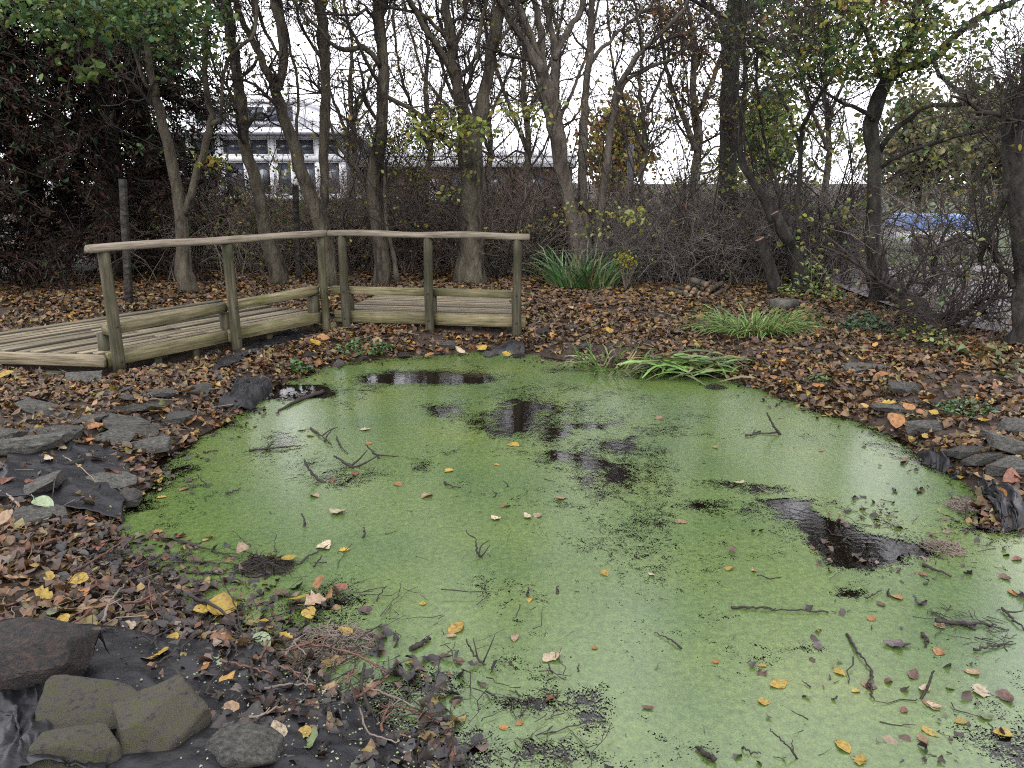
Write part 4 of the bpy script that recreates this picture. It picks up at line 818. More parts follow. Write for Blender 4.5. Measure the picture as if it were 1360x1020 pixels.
for row, Yh in enumerate((12.6, 13.4)):
    for px in np.arange(838, 1100 - 30 * row, 46):
        x = onY(px + row * 22, 300, Yh)[0]
        lab = ('behind the iris clump' if px < 885 else 'behind the log pile' if px < 955 else 'around the ivy-clad trunk' if px < 1005 else 'behind the sawn stumps')
        put_shrub('bramble_bush', bv[k % 3], x, Yh + .2 * rng.normal(), rng.random() * 6.28, (.82 if px < 1020 else .95) * (.93 + .15 * rng.random()), f'dark tangled bramble bush {lab}, ' + ('front row' if row == 0 else 'deeper in the thicket'), 'bramble bushes in the thicket'); k += 1
for px, Yh, s in ((905, 14.4, .95), (1000, 14.6, 1.1), (690, 13.2, .6), (655, 13.0, .5)):
    put_shrub('leafy_bush', bl, onY(px, 300, Yh)[0], Yh, rng.random() * 6.28, s, 'green leafy bush growing behind the bare thicket', 'leafy bushes behind the thicket')
tv = [shrub_parts(140 + k, 2.1, .7, 8, 46, 120, M['twig_bramble'], .22, 34, YEL + BRN, .05) for k in range(3)]
for px, Yh, s, lab in ((1140, 11.0, .9, 'bare thorn shrub tucked behind the hawthorn trunk'), (1255, 10.6, .9, 'bare thorn shrub standing well behind the leaning root'), (1222, 11.2, .9, 'bare thorn shrub half hidden by the hawthorn trunk'), (1250, 9.7, .9, 'bare thorn shrub in front of the blue cover'), (1295, 8.7, .9, 'bare thorn shrub between blue cover and broken tree'),
                       (1316, 8.3, .9, 'bare thorn shrub close beside the broken tree'), (1090, 11.4, .8, 'bare thorn shrub behind the sawn hazel'), (1238, 12.6, .9, 'bare thorn shrub close before the blue cover'), (1278, 13.0, .95, 'bare thorn shrub beside the blue cover'), (1375, 8.2, 1.0, 'bare thorn shrub beyond the broken tree trunk')):
    put_shrub('thorn_shrub', tv[k % 3], onY(px, 300, Yh)[0], Yh, rng.random() * 6.28, s, lab, 'thorn shrubs along the drive'); k += 1
sp_ = [shrub_parts(160 + k, 4.6, .45, 7, 130, 620, M['twig'], .05, 150, pl_, .06) for k, pl_ in enumerate((YEL + PGR, PGR + GRN, ORA + YEL))]
for j, (px, Yh, s, nb) in enumerate(((345, 14.6, .9, 'behind the curved slender trunk'), (470, 13.2, .95, 'between the corner trunk and the straight trunk'), (545, 13.0, 1.0, 'between the straight trunk and the stout V-limbed trunk'), (580, 14.2, .9, 'in front of the pale door'), (668, 12.9, 1.0, 'just past the stout V-limbed trunk'), (700, 13.8, 1.0, 'between the stout trunk and the willow'),
        (830, 13.6, .95, 'behind the iris clump'), (868, 12.9, 1.05, 'at the start of the bramble thicket'), (905, 13.6, 1.0, 'behind the log pile'), (940, 12.2, .95, 'close before the ivy-clad trunk'), (1005, 12.4, 1.0, 'behind the sawn stump'), (1040, 13.2, 1.05, 'between the ivy-clad trunk and the sinuous hazel'), (1085, 12.0, 1.0, 'behind the sinuous hazel'), (1115, 12.8, .95, 'deep in the thicket behind the sinuous hazel'), (1135, 11.6, .85, 'between hazel and hawthorn'), (620, 15.4, 1.0, 'directly behind the stout V-limbed trunk'), (760, 15.2, 1.0, 'directly behind the willow'), (510, 15.2, 1.0, 'before the brick wall near the blue sign'))):
    put_shrub('tall_sapling', sp_[j % 3], onY(px, 300, Yh)[0], Yh, rng.random() * 6.28, s, f'thin many-stemmed sapling {nb}', 'tall saplings among the trees')
for px, Yh, s in ((20, 12.2, .7), (95, 12.0, .6), (210, 12.4, .7), (300, 12.6, .55), (60, 12.9, .9)):
    put_shrub('thorn_shrub', tv[k % 3], onY(px, 300, Yh)[0], Yh, rng.random() * 6.28, s, 'bare twiggy undershrub beneath the dead conifers', 'undershrubs beneath the conifers'); k += 1

# ------------------------------------------------------------------ strappy plants
def blades(seed, n_, L, wd, spread, pal, droop, base_r):
    rg = np.random.default_rng(seed); K = 6; a = rg.random(n_) * 6.283; br = base_r * np.sqrt(rg.random(n_)); S = np.stack([np.cos(a) * br, np.sin(a) * br, np.zeros(n_)], 1)
    a2 = a + .6 * rg.normal(size=n_); h = spread * (.15 + .85 * rg.random(n_)); d = unit(np.stack([np.cos(a2) * h, np.sin(a2) * h, np.ones(n_)], 1)); LL = L * (.55 + .5 * rg.random(n_))
    P = np.zeros((n_, K, 3)); P[:, 0] = S
    for k in range(1, K):
        P[:, k] = P[:, k - 1] + d * (LL / (K - 1))[:, None]; d = unit(d + np.array([0, 0, -droop]) * (k / K) * (.5 + rg.random((n_, 1))) + .05 * rg.normal(size=(n_, 3)))
    P[:, :, 2] = np.maximum(P[:, :, 2], .01 + .02 * rg.random((n_, 1)))
    side = unit(np.cross(P[:, -1] - P[:, 0], [[0, 0, 1]]) + .3 * rg.normal(size=(n_, 3))); w_ = wd * np.array([.7, 1, 1, .85, .55, .06]) * .5
    V = np.stack([P - side[:, None] * w_[None, :, None], P + [0, 0, -.15 * wd], P + side[:, None] * w_[None, :, None]], 2).reshape(-1, 3)
    b_ = (np.arange(n_)[:, None, None] * K + np.arange(K - 1)[None, :, None]) * 3 + np.arange(2)[None, None]
    q = np.stack([b_, b_ + 1, b_ + 4, b_ + 3], -1).reshape(-1, 4); c_ = np.repeat(pick(pal, n_, rg=rg), K * 3, 0)
    return V, q, c_
def plant(name, px, py, label, cat, specs, group=None, kind='blades', scale=(1, 1, 1)):
    g = ong(px, py); e_ = empty(name, g, label, cat, group)
    for nm, (V, q, c_) in specs:
        o = tag(mk(nm, V * np.array(scale), [q], M['blade'], colr=c_), kind='stuff'); o.parent = e_
    return e_
IRIS = [(.10, .23, .07), (.15, .32, .10), (.23, .40, .16), (.08, .17, .06), (.34, .31, .14)]
V1 = blades(1, 260, .85, .028, 1.0, IRIS, .55, .42)
plant('iris_clump', 775, 384, 'large clump of dark green arching iris leaves below the willow', 'plant', [('leaf_blades', V1)], scale=(1.15, .7, .9))
GR2 = [(.15, .33, .06), (.21, .43, .09), (.28, .46, .11), (.38, .38, .14)]
plant('sedge_clump', 1000, 444, 'low dome of bright green sedge near the stone block', 'plant', [('leaf_blades', blades(2, 520, .58, .013, 1.5, GR2, .8, .28))], scale=(1.25, .7, .7))
GR3 = [(.19, .38, .07), (.27, .46, .10), (.32, .33, .11), (.11, .20, .05), (.34, .27, .13)]
def flat_reeds(seed, n_, lx, ly, L):
    rg = np.random.default_rng(seed); K = 5; c0 = np.stack([lx * (rg.random(n_) * 2 - 1), ly * rg.normal(size=n_) * .5, .03 + .10 * rg.random(n_)], 1)
    a = .25 * rg.normal(size=n_) + np.where(rg.random(n_) < .2, rg.random(n_) * 3, 0); d = np.stack([np.cos(a), np.sin(a), .15 * rg.normal(size=n_)], 1); t = np.linspace(-.5, .5, K)
    P = c0[:, None] + d[:, None] * (t[None, :, None] * (L * (.5 + .6 * rg.random(n_)))[:, None, None]); P[:, :, 2] += .05 - .25 * (t ** 2)[None]; P[:, :, 2] = np.maximum(P[:, :, 2], .012)
    side = np.stack([-d[:, 1], d[:, 0], .4 * rg.normal(size=n_)], 1); w_ = .011 * np.array([.5, 1, 1, .8, .1])
    V = np.stack([P - side[:, None] * w_[None, :, None], P + side[:, None] * w_[None, :, None]], 2).reshape(-1, 3)
    b_ = (np.arange(n_)[:, None] * K + np.arange(K - 1)[None]) * 2; q = np.stack([b_, b_ + 1, b_ + 3, b_ + 2], -1).reshape(-1, 4)
    return V, q, np.repeat(pick(GR3, n_, rg=rg), K * 2, 0)
plant('cut_reeds', 915, 480, 'heap of cut yellow-green reeds lying flat at the pond edge', 'plant', [('leaf_blades', flat_reeds(3, 190, .45, .24, .5))])
plant('sedge_clump', 812, 482, 'upright yellow-green sedge tuft standing in the pond margin', 'plant', [('leaf_blades', blades(4, 130, .36, .016, 1.6, GR3, .8, .26))])
def herb(seed, n_, r, h, pal, ls):
    rg = np.random.default_rng(seed); a = rg.random(n_) * 6.283; rr_ = r * np.sqrt(rg.random(n_)); p = np.stack([np.cos(a) * rr_, np.sin(a) * rr_, h * rg.random(n_) * (1.1 - rr_ / r) + .02], 1)
    nr = rg.normal(size=(n_, 3)) * .5 + [0, 0, 1]; return leafmesh(p, ls * (.5 + .9 * rg.random(n_)), nr, rg.normal(size=(n_, 3)), pick(pal, n_, rg=rg), rg=rg)
G4 = [(.10, .22, .06), (.15, .29, .08), (.07, .15, .05)]
for k, (px, py, r, h, n_, ls, pal, lab) in enumerate([
        (480, 455, .32, .14, 240, .045, G4, 'low green weed growing under the platform corner post'), (1285, 548, .20, .10, 260, .032, G4, 'small bright green weed among stones with two dark twigs'),
        (1150, 440, .28, .26, 320, .05, [(.06, .12, .05), (.09, .17, .06)], 'dark green fern-like bush below the leaning root'), (395, 490, .12, .1, 40, .07, G4, 'tiny green plant on the bank below the walkway'),
        (1075, 395, .45, .6, 260, .07, PGR + GRN, 'yellow-green leafy sapling beside the hazel base'), (1285, 470, .45, .10, 60, .085, [(.20, .26, .08), (.14, .20, .06), (.26, .28, .09)], 'broad pale green leaves spreading at the broken tree base'), (1090, 505, .15, .06, 60, .04, G4, 'small green seedling patch in the leaf litter'),
        (845, 372, .35, .45, 180, .06, [(.10, .13, .06), (.14, .16, .07)], 'drab olive herb beside the iris clump'), (1345, 495, .3, .08, 30, .08, [(.18, .24, .08), (.14, .20, .06)], 'pale green leaves lying beside the broken tree trunk'), (1230, 450, .3, .2, 120, .05, G4 + PGR, 'grassy weeds at the root foot by the drive'), (130, 470, .001, .001, 3, .01, G4, '')]):
    if not lab: continue
    plant('weed_plant', px, py, lab, 'plant', [('leaves', herb(200 + k, n_, r, h, pal, ls))])
g = ong(828, 384); e_ = empty('yellow_flower', (g[0], g[1] - .2, g[2]), 'small bright yellow flowering plant at the edge of the iris', 'flower')
hgt = onY(828, 345, g[1] - .2)[2] - g[2]
rg_ = np.random.default_rng(5); nn = 120; p = np.stack([.09 * rg_.normal(size=nn), .07 * rg_.normal(size=nn), hgt + .07 * rg_.normal(size=nn)], 1)
V, q, c_ = leafmesh(p, .035 + .03 * rg_.random(nn), rg_.normal(size=(nn, 3)), rg_.normal(size=(nn, 3)), pick([(.55, .50, .03), (.48, .45, .05)], nn)); o = tag(mk('petals', V, [q], M['blade'], colr=c_), kind='stuff'); o.parent = e_
st = np.zeros((14, 5, 3)); en = p[:14]; t = np.linspace(0, 1, 5); st[:] = en[:, None] * t[None, :, None]; V, f = tubes(st, np.full((14, 5), .004), 3); o = mk('stalks', V, [f], M['twig_hedge']); o.parent = e_

# ------------------------------------------------------------------ stones, liner, logs
import bmesh
def stone(name, c, size, mat, label, cat='stone', group=None, seed=0, rz=0, tilt=(0, 0), cuts=15):
    """an angular rock: box cut by random planes, then roughened"""
    rg = np.random.default_rng(seed); bm = bmesh.new(); bmesh.ops.create_cube(bm, size=2)
    for k in range(cuts):
        d = rg.normal(size=3); d /= np.linalg.norm(d)
        g_ = bmesh.ops.bisect_plane(bm, geom=bm.verts[:] + bm.edges[:] + bm.faces[:], plane_co=Vector(d * ((.72 + .28 * rg.random()) if cuts < 20 else (.74 + .1 * rg.random()))), plane_no=Vector(d), clear_outer=True)
        ed = [x for x in g_['geom_cut'] if isinstance(x, bmesh.types.BMEdge)]
        bmesh.ops.contextual_create(bm, geom=ed)
    bmesh.ops.triangulate(bm, faces=bm.faces[:])
    bmesh.ops.bevel(bm, geom=bm.edges[:], offset=.05, segments=1, affect='EDGES')
    bmesh.ops.triangulate(bm, faces=bm.faces[:]); bmesh.ops.subdivide_edges(bm, edges=[x for x in bm.edges if x.calc_length() > .35], cuts=2, use_grid_fill=True); bmesh.ops.triangulate(bm, faces=bm.faces[:])
    for v in bm.verts:
        nz = fbm(v.co.x * 2 + seed, v.co.y * 2 + v.co.z * 1.7, seed, 3); v.co *= 1 + .16 * (float(nz) - .5)
    bmesh.ops.recalc_face_normals(bm, faces=bm.faces[:])
    me = bpy.data.meshes.new(name); bm.to_mesh(me); bm.free(); me.materials.append(mat)
    o = bpy.data.objects.new(name, me); col.objects.link(o); o.location = c; o.scale = size; o.rotation_euler = (tilt[0], tilt[1], rz)
    return tag(o, label, cat, group)
def st_px(px, py, wpx, h, mat, label, seed, asp=.7, rz=0, tilt=(0, 0), group=None, sink=.35, name='stone', cuts=15):
    g = ong(px, py); w_ = wpx * ppm(g) * .5
    stone(name, (g[0], g[1], g[2] + h * (1 - sink) * .5), (w_, w_ * asp, h * .5), mat, label, 'stone', group, seed, rz, tilt, cuts)
st_px(133, 968, 128, .15, M['rock_moss'], 'mossy angular stone slab propped among boulders on the black liner', 1, .62, .1, (R(22), 0), sink=.2, cuts=6)
st_px(222, 985, 118, .16, M['rock_moss'], 'wedge-shaped brown stone under a pale bent stalk', 2, .85, .6, (R(14), R(8)), sink=.2, cuts=7)
st_px(110, 1020, 104, .13, M['rock_moss'], 'rounded brown boulder in front of the mossy slab', 3, .7, .2, sink=.15)
st_px(318, 1015, 104, .11, M['rock'], 'grey streaked stone beside the liner edge', 4, .6, -.2, sink=.2)
st_px(55, 912, 165, .26, M['rock_dark'], 'large dark peaty boulder wrapped in black liner', 5, .75, .3, sink=.25, cuts=30)
for k, (px, py, wpx, h, asp, rz) in enumerate([(45, 600, 85, .16, .6, .2), (75, 578, 70, .09, .5, -.1), (175, 570, 70, .11, .6, .2), (60, 545, 75, .06, .45, -.2), (112, 512, 42, .14, .8, .4), (190, 545, 60, .07, .6, .1), (215, 525, 50, .07, .6, 0), (120, 560, 65, .07, .5, .1),
                                          (195, 590, 60, .12, .7, .3), (40, 655, 90, .10, .7, .2), (55, 690, 60, .08, .7, .5), (140, 640, 85, .09, .6, -.4), (235, 558, 55, .10, .7, .2), (150, 585, 50, .08, .6, 0), (260, 520, 40, .06, .6, .3), (5, 585, 45, .14, .7, 0), (160, 665, 50, .07, .6, .2), (90, 620, 45, .05, .6, .4), (180, 530, 45, .05, .6, .4), (150, 522, 50, .05, .6, .1)]):
    z_ = 'touching the grey-black liner patch' if py > 610 else 'beside the duckweed edge' if px > 140 and py > 552 else ('beside the angular block under the walkway end' if px < 130 else 'between the walkway post and duckweed') if py < 552 else 'stacked above the grey-black liner patch'
    st_px(px, py, wpx, h * .8, M['rock'], f'grey slab stone on the bank, {z_}', 20 + k, asp * 1.1, rz, (.14 * rng.normal(), .14 * rng.normal()), 'slab stones on the bank below the boardwalk', sink=.5, cuts=9)
L2 = 'flat mossy slab stone in the litter along the pond margin by the broken tree'
L2s = ['thick mossy slab edge-on above the black liner strip', 'square mossy slab resting against the thick one', 'long flat slab at the duckweed edge beside crumpled liner', 'small flat slab between the crumpled liner and thick slab', 'dark low stone half buried in rusty litter', 'thin pale slab beside the small green seedling patch', 'flat slab in the litter above the duckweed fringe', 'narrow slab just behind the crumpled liner', 'upper mossy slab nearest the small bright weed sticks']
for k, (px, py, wpx, h, asp, rz) in enumerate([(1345, 600, 70, .10, .6, .1), (1340, 625, 60, .07, .7, -.1), (1225, 570, 60, .08, .5, .1), (1285, 600, 50, .06, .6, .2), (1200, 522, 40, .10, .6, 0), (1150, 490, 60, .05, .5, 0), (1190, 545, 55, .05, .6, 0), (1310, 612, 55, .07, .5, .1), (1350, 575, 55, .10, .6, .2)]):
    st_px(px, py, wpx, h, M['rock'], L2s[k].replace('nearest', 'next to'), 50 + k, asp, rz, (.1 * rng.normal(), .1 * rng.normal()), 'slab stones along the pond margin', cuts=8)
L3 = 'dark stone at the water edge below the viewing platform'
for k, (px, py, wpx) in enumerate([(595, 447, 26), (535, 452, 22), (650, 452, 24), (720, 442, 30), (760, 437, 26), (410, 470, 24), (450, 470, 20), (690, 455, 22), (775, 462, 24)]):
    st_px(px, py, wpx, .07, M['rock_dark'] if k % 2 else M['rock'], L3, 70 + k, .7, rng.random() * 3, (0, 0), 'stones below the platform')
g = ong(1041, 411); o = box('stone_block', g + [-.16, 0, .06], g + [.16, .03, .06], .16, .13, M['rock'], None, .01); tag(o, 'squared grey stone block behind the sedge dome', 'stone')

def liner(name, quad, z_of, label, nu_=60, nv_=40, amp=.03, seed=0, fold=(6, 1.5), lift=.03):
    """black sheet over the ground between four pixel corners, rumpled; draped over what lies below"""
    C = [ong(*p) for p in quad]; u, v = np.meshgrid(np.linspace(0, 1, nu_), np.linspace(0, 1, nv_)); u = u[..., None]; v = v[..., None]
    P = C[0] * (1 - u) * (1 - v) + C[1] * u * (1 - v) + C[2] * u * v + C[3] * (1 - u) * v; u = u[..., 0]; v = v[..., 0]
    P[..., 0] += .10 * (fbm(v * 3 + seed, u * 3, seed) - .5); P[..., 1] += .12 * (fbm(u * 4, v * 3 + seed, seed + 9) - .5)
    gz = np.maximum(ground(P[..., 0], P[..., 1]), -.14)
    wr = np.abs(fbm(u * fold[0] + .6 * v, v * fold[1], seed + 3, 3) - .5) * 2
    P[..., 2] = gz + lift + amp * (1 - wr) ** 3 * 1.6 + amp * (fbm(u * 3, v * 3, seed + 7) - .5) + (z_of(u, v) if z_of else 0)
    i = (np.arange(nv_ - 1)[:, None] * nu_ + np.arange(nu_ - 1)[None]).ravel()
    o = mk(name, P.reshape(-1, 3), [np.stack([i, i + 1, i + nu_ + 1, i + nu_], -1)], M['liner'], smooth=True)
    sm = o.modifiers.new('thick', 'SOLIDIFY'); sm.thickness = .004; sm.offset = -1
    return tag(o, label, 'pond liner', 'black pond liner sheets')
liner('pond_liner', [(40, 1060), (640, 1075), (400, 868), (60, 845)], None, 'black rubber pond liner under the mossy stones, sprinkled with duckweed', 90, 70, .013, 1, (3, 3))
liner('pond_liner', [(-60, 1060), (150, 1050), (125, 925), (-40, 905)], lambda u, v: .05 * np.sin(np.pi * u) * (1 - v * .4) + .006 * np.sin((u * 1.6 - v) * 14), 'pleated black liner folded around the dark peaty boulder', 90, 60, .010, 2, (8, 2))
liner('pond_liner', [(-10, 665), (165, 700), (175, 610), (20, 592)], None, 'grey-black liner patch between slab stones on the bank', 70, 50, .014, 3, (3, 3))
liner('pond_liner', [(290, 545), (368, 540), (362, 508), (315, 508)], lambda u, v: .03 * np.sin(np.pi * u) * np.sin(np.pi * v), 'shiny hump of black liner at the waterline below the walkway', 40, 30, .02, 4, (4, 3))
liner('pond_liner', [(1315, 690), (1375, 735), (1372, 690), (1290, 632)], None, 'black liner strip exposed at the margin by the mossy slabs', 50, 30, .03, 5, (5, 3))
liner('pond_liner', [(1185, 612), (1270, 640), (1262, 622), (1200, 590)], None, 'crumpled black liner edge below a flat slab stone', 50, 24, .03, 6, (6, 2))
liner('pond_liner', [(285, 500), (400, 452), (392, 440), (290, 478)], None, 'black liner in the shade beneath the walkway', 40, 20, .02, 7, (5, 2))
liner('pond_liner', [(620, 458), (700, 458), (695, 448), (630, 448)], None, 'black liner showing through litter beneath the platform edge', 40, 16, .02, 8, (5, 2))

def log(a, b_, r, label, group, seed):
    V, f = tube_one(cat_rom([a, (np.array(a) + b_) / 2 + [0, 0, .005], b_], 6), [r] * 6, 12, .08, False, seed); e_ = empty('log', a, label, 'log', group)
    o = mk('bark_sleeve', V, f, M['bark'], smooth=True); par(o, e_)
    d = unit(np.array(b_, float) - a)
    for c0, s in ((np.array(a), -1), (np.array(b_), 1)):
        V, f = tube_one([c0 - s * d * .01, c0 + s * d * .003], [r * .97] * 2, 12, .05); o = mk('cut_end', V, f, M['cut']); par(o, e_)
gl = ong(928, 396); kk = 0
for row, (n_, z) in enumerate(((6, .045), (5, .12), (3, .19))):
    for i_ in range(n_):
        x = gl[0] - .2 + i_ * .078 + row * .04 + .02 * rng.normal(); r = .022 + .018 * rng.random()
        a = np.array([x, gl[1] - .05 + .10 * rng.normal(), gl[2] + z * .62 + .012 * rng.normal()]); log(a, a + np.array([.3 * rng.normal(), .55 + .1 * rng.random(), .02]), r, 'short sawn log with pale cut end in the small log pile', 'sawn logs in the pile', 300 + kk); kk += 1
a = onY(938, 378, gl[1] - .1); log(a, a + np.array([-.15, .25, .03]), .045, 'thick log with bright orange cut end on top of the log pile', None, 350)

# ------------------------------------------------------------------ leaf litter
LIT = [(.10, .055, .036), (.15, .085, .052), (.07, .042, .03), (.21, .125, .07), (.27, .13, .045), (.38, .25, .07), (.30, .225, .14), (.045, .03, .025), (.20, .165, .11), (.16, .18, .05)]
WET = [(.04, .026, .02), (.07, .04, .028), (.025, .02, .018), (.12, .062, .035), (.20, .10, .045), (.32, .22, .06), (.24, .18, .12), (.035, .03, .032), (.10, .085, .07), (.12, .14, .05)]
LIT = [(r_ * 1.22, g_ * 1.12, b__ * .74) for r_, g_, b__ in LIT]
LW = np.array([.18, .17, .16, .13, .07, .065, .07, .12, .04, .015]); LW /= LW.sum()
def litter(name, n_, xr, yr, smin, smax, sdmin, sdmax, label, seed, dens=None, zmax=.03, pal=LIT, wts=LW, fine=False):
    rg = np.random.default_rng(seed); x = xr[0] + (xr[1] - xr[0]) * rg.random(n_); y = yr[0] + (yr[1] - yr[0]) * rg.random(n_)
    sd = pond_sd(x, y); ok = (sd > sdmin) & (sd < sdmax)
    if dens is not None: ok &= rg.random(n_) < dens(x, y, sd)
    # keep the deck clear and off the camera side
    rel = np.stack([x, y], 1) - rail_a; s = rel @ du; o_ = rel @ nu; on1 = (s > -1.25 + .2) & (s < Lw + .1) & (o_ > .02) & (o_ < 1.95) & (s > -.15 - .45 * o_)
    rel = np.stack([x, y], 1) - ra; s = rel @ dv; o_ = rel @ nv; on2 = (s > -.2) & (s < Lr + .03 - .24 * o_) & (o_ > .02) & (o_ < 1.55)
    ok &= ~on1 & ~on2
    ok &= ~(beyond_road(x, y) & (rg.random(n_) < .95))
    x, y = x[ok], y[ok]; nn = len(x); z = np.where(beyond_road(x, y), .276, ground(x, y)) + .006 + zmax * rg.random(nn) ** 1.5
    z = np.maximum(z, .012)
    nr = rg.normal(size=(nn, 3)) * .45 + [0, 0, 1]; V, q, c_ = (leafmesh2 if fine else leafmesh)(np.stack([x, y, z], 1), smin + (smax - smin) * rg.random(nn), nr, rg.normal(size=(nn, 3)), pick(pal, nn, wts, .3, rg=rg), .22, .28, .68, rg=rg)
    return tag(mk(name, V, [q], M['litter'], colr=c_, smooth=fine), label, 'leaves', kind='stuff')
litter('leaf_litter', 62000, (-8.5, 8.5), (9.6, 13.9), .02, .10, .02, 99, 'brown fallen leaves carpeting the ground under the trees and hedge', 1)
litter('leaf_litter', 34000, (-6, 6), (6.8, 9.6), .018, .10, .01, 99, 'brown and tan fallen leaves between pond, boardwalk and log pile', 7, lambda x, y, s: .3 + .7 * (fbm(x * 2.2, y * 2.2, 18) > .45), fine=True)
litter('leaf_litter', 30000, (-4.8, -.95), (1.9, 7.6), .018, .09, -.02, 99, 'brown and orange leaf litter between slab stones on the bank', 2, lambda x, y, s: .35 + .65 * (fbm(x * 3, y * 3, 8) > .47), fine=True)
litter('leaf_litter', 26000, (.9, 7.5), (3.4, 7.2), .018, .10, -.02, 99, 'rusty leaf litter among flat slabs along the pond margin', 3, lambda x, y, s: .35 + .65 * (fbm(x * 2.6, y * 2.6, 28) > .44), fine=True)
litter('wet_leaves', 26000, (-2.6, .5), (1.4, 3.6), .02, .075, -.5, .4, 'sodden dark leaves washed against the liner at the pond edge', 4, lambda x, y, s: np.where(s > 0, np.clip(1 - s / np.where(x > -1.0, .48, .30), .03, 1), np.exp(s / .15)) * (fbm(x * 4, y * 4, 6) > .37), .045, pal=WET, fine=True)
litter('wet_leaves', 11000, (.7, 3.9), (1.4, 4.2), .012, .055, -1.5, .1, 'dark wet leaf scraps stranded in the duckweed by the shallow margin', 5, lambda x, y, s: np.exp(s / .6) * np.clip(x - .9, .15, 1) * (fbm(x * 4, y * 4, 16) > .52) * .8, .012, pal=WET, fine=True)
litter('wet_leaves', 22000, (-3.2, 3.9), (3.0, 8.0), .012, .05, -.5, .15, 'dark leaf fragments fringing the duckweed along the banks', 6, lambda x, y, s: np.exp(np.minimum(s, 0) / .11) * (fbm(x * 5, y * 5, 77) > .43), .012, pal=WET)

rgc = np.random.default_rng(90); n_ = 5200; x = -1.7 + 1.9 * rgc.random(n_); y = 1.45 + 1.0 * rgc.random(n_); sd = pond_sd(x, y); ok = (sd > -.05) & (sd < .75) & (rgc.random(n_) < .55 * np.exp(-np.maximum(sd, 0) / .3)); x, y = x[ok], y[ok]; nn = len(x)
V, q, c_ = leafmesh(np.stack([x, y, np.maximum(ground(x, y), 0) + .046 + .006 * rgc.random(nn)], 1), .004 + .006 * rgc.random(nn), np.array([[0, 0, 1.0]]) + .2 * rgc.normal(size=(nn, 3)), rgc.normal(size=(nn, 3)), pick([(.25, .33, .12), (.45, .45, .32), (.32, .36, .18)], nn, rg=rgc), wid=.9)
tag(mk('duckweed_specks', V, [q], M['litter'], colr=c_), 'pale green duckweed specks stranded on the black liner', 'duckweed', kind='stuff')
# loose twig debris
def debris(name, n_, pos_fn, L, r, label, seed, mat='stick_dark', zmax=.04):
    rg = np.random.default_rng(seed); C = pos_fn(rg, n_); nn = len(C); a = rg.random(nn) * 6.283; d = np.stack([np.cos(a), np.sin(a), .18 * rg.normal(size=nn)], 1); t = np.linspace(-.5, .5, 5); LL = L[0] + (L[1] - L[0]) * rg.random(nn) ** 2
    P = C[:, None] + d[:, None] * (t[None, :, None] * LL[:, None, None]) + (.05 * LL)[:, None, None] * rg.normal(size=(nn, 5, 3)) * [1, 1, .4]; P[:, :, 2] = np.maximum(P[:, :, 2], C[:, 2:3] * .3 + .004)
    V, f = tubes(P, (r * (.5 + rg.random(nn)))[:, None] * np.linspace(1, .5, 5)[None], 4)
    return tag(mk(name, V, [f], M[mat], smooth=True), label, 'twigs', kind='stuff')
def near_left(rg, n_):
    x = -2.6 + 2.9 * rg.random(n_); y = 1.5 + 1.9 * rg.random(n_); sd = pond_sd(x, y); ok = (rg.random(n_) < np.where(sd > 0, np.exp(-sd / .12), np.exp(sd / .2))); x, y = x[ok], y[ok]
    return np.stack([x, y, np.maximum(ground(x, y), 0) + .01 + .03 * rg.random(len(x))], 1)
debris('twig_debris', 5200, near_left, (.03, .26), .0019, 'tangle of thin dark twigs at the liner edge of the pond', 1)
def near_right(rg, n_):
    x = .9 + 2.9 * rg.random(n_); y = 1.5 + 2.4 * rg.random(n_); sd = pond_sd(x, y); ok = (sd < .1) & (rg.random(n_) < np.exp(sd / .45)); x, y = x[ok], y[ok]; return np.stack([x, y, .006 + .012 * rg.random(len(x))], 1)
debris('twig_debris', 1100, near_right, (.02, .16), .0022, 'scattered dark twig scraps in the shallow leafy duckweed', 2)
def all_pond(rg, n_):
    x = -2.6 + 6 * rg.random(n_); y = 1.8 + 6 * rg.random(n_); sd = pond_sd(x, y); ok = sd < -.03; x, y = x[ok], y[ok]; return np.stack([x, y, .007 + .004 * rg.random(len(x))], 1)
debris('twig_debris', 330, all_pond, (.015, .08), .0016, 'tiny twig scraps sprinkled over the open duckweed', 3)
def left_bank(rg, n_):
    x = -4.2 + 2.9 * rg.random(n_); y = 2.2 + 4.2 * rg.random(n_); sd = pond_sd(x, y); ok = (sd > 0) & (sd < 1.2); x, y = x[ok], y[ok]; return np.stack([x, y, ground(x, y) + .01 + .03 * rg.random(len(x))], 1)
debris('twig_debris', 420, left_bank, (.05, .4), .0025, 'brown twigs lying across the bank stones', 4, 'twig_hedge')
def far_bank(rg, n_):
    x = -3.5 + 9 * rg.random(n_); y = 7.3 + 4.5 * rg.random(n_); sd = pond_sd(x, y); ok = (sd > 0); x, y = x[ok], y[ok]; return np.stack([x, y, ground(x, y) + .02 + .02 * rg.random(len(x))], 1)
debris('twig_debris', 600, far_bank, (.08, .5), .0035, 'fallen twigs strewn over the leaf litter under the trees', 5, 'twig_hedge')
def clump(px, py, r, n_, label, seed, mat='stick_dark', h=.05):
    g = onz(px, py, .01)
    def f(rg, k): a = rg.random(k) * 6.283; q = r * np.sqrt(rg.random(k)); return np.stack([g[0] + np.cos(a) * q * 1.3, g[1] + np.sin(a) * q, .008 + h * rg.random(k) * (1 - q / r)], 1)
    debris('root_clump', n_, f, (.03, .12), .0018, label, seed, mat)
clump(352, 752, .10, 420, 'dark nest-like root clump with yellow leaves on the duckweed', 11)
clump(440, 855, .13, 420, 'tangled wad of fine brown roots beside the green leaf', 12, 'twig_hedge', .06)
clump(1280, 672, .07, 160, 'brown root tuft in duckweed near the liner strip', 13, 'twig_hedge')
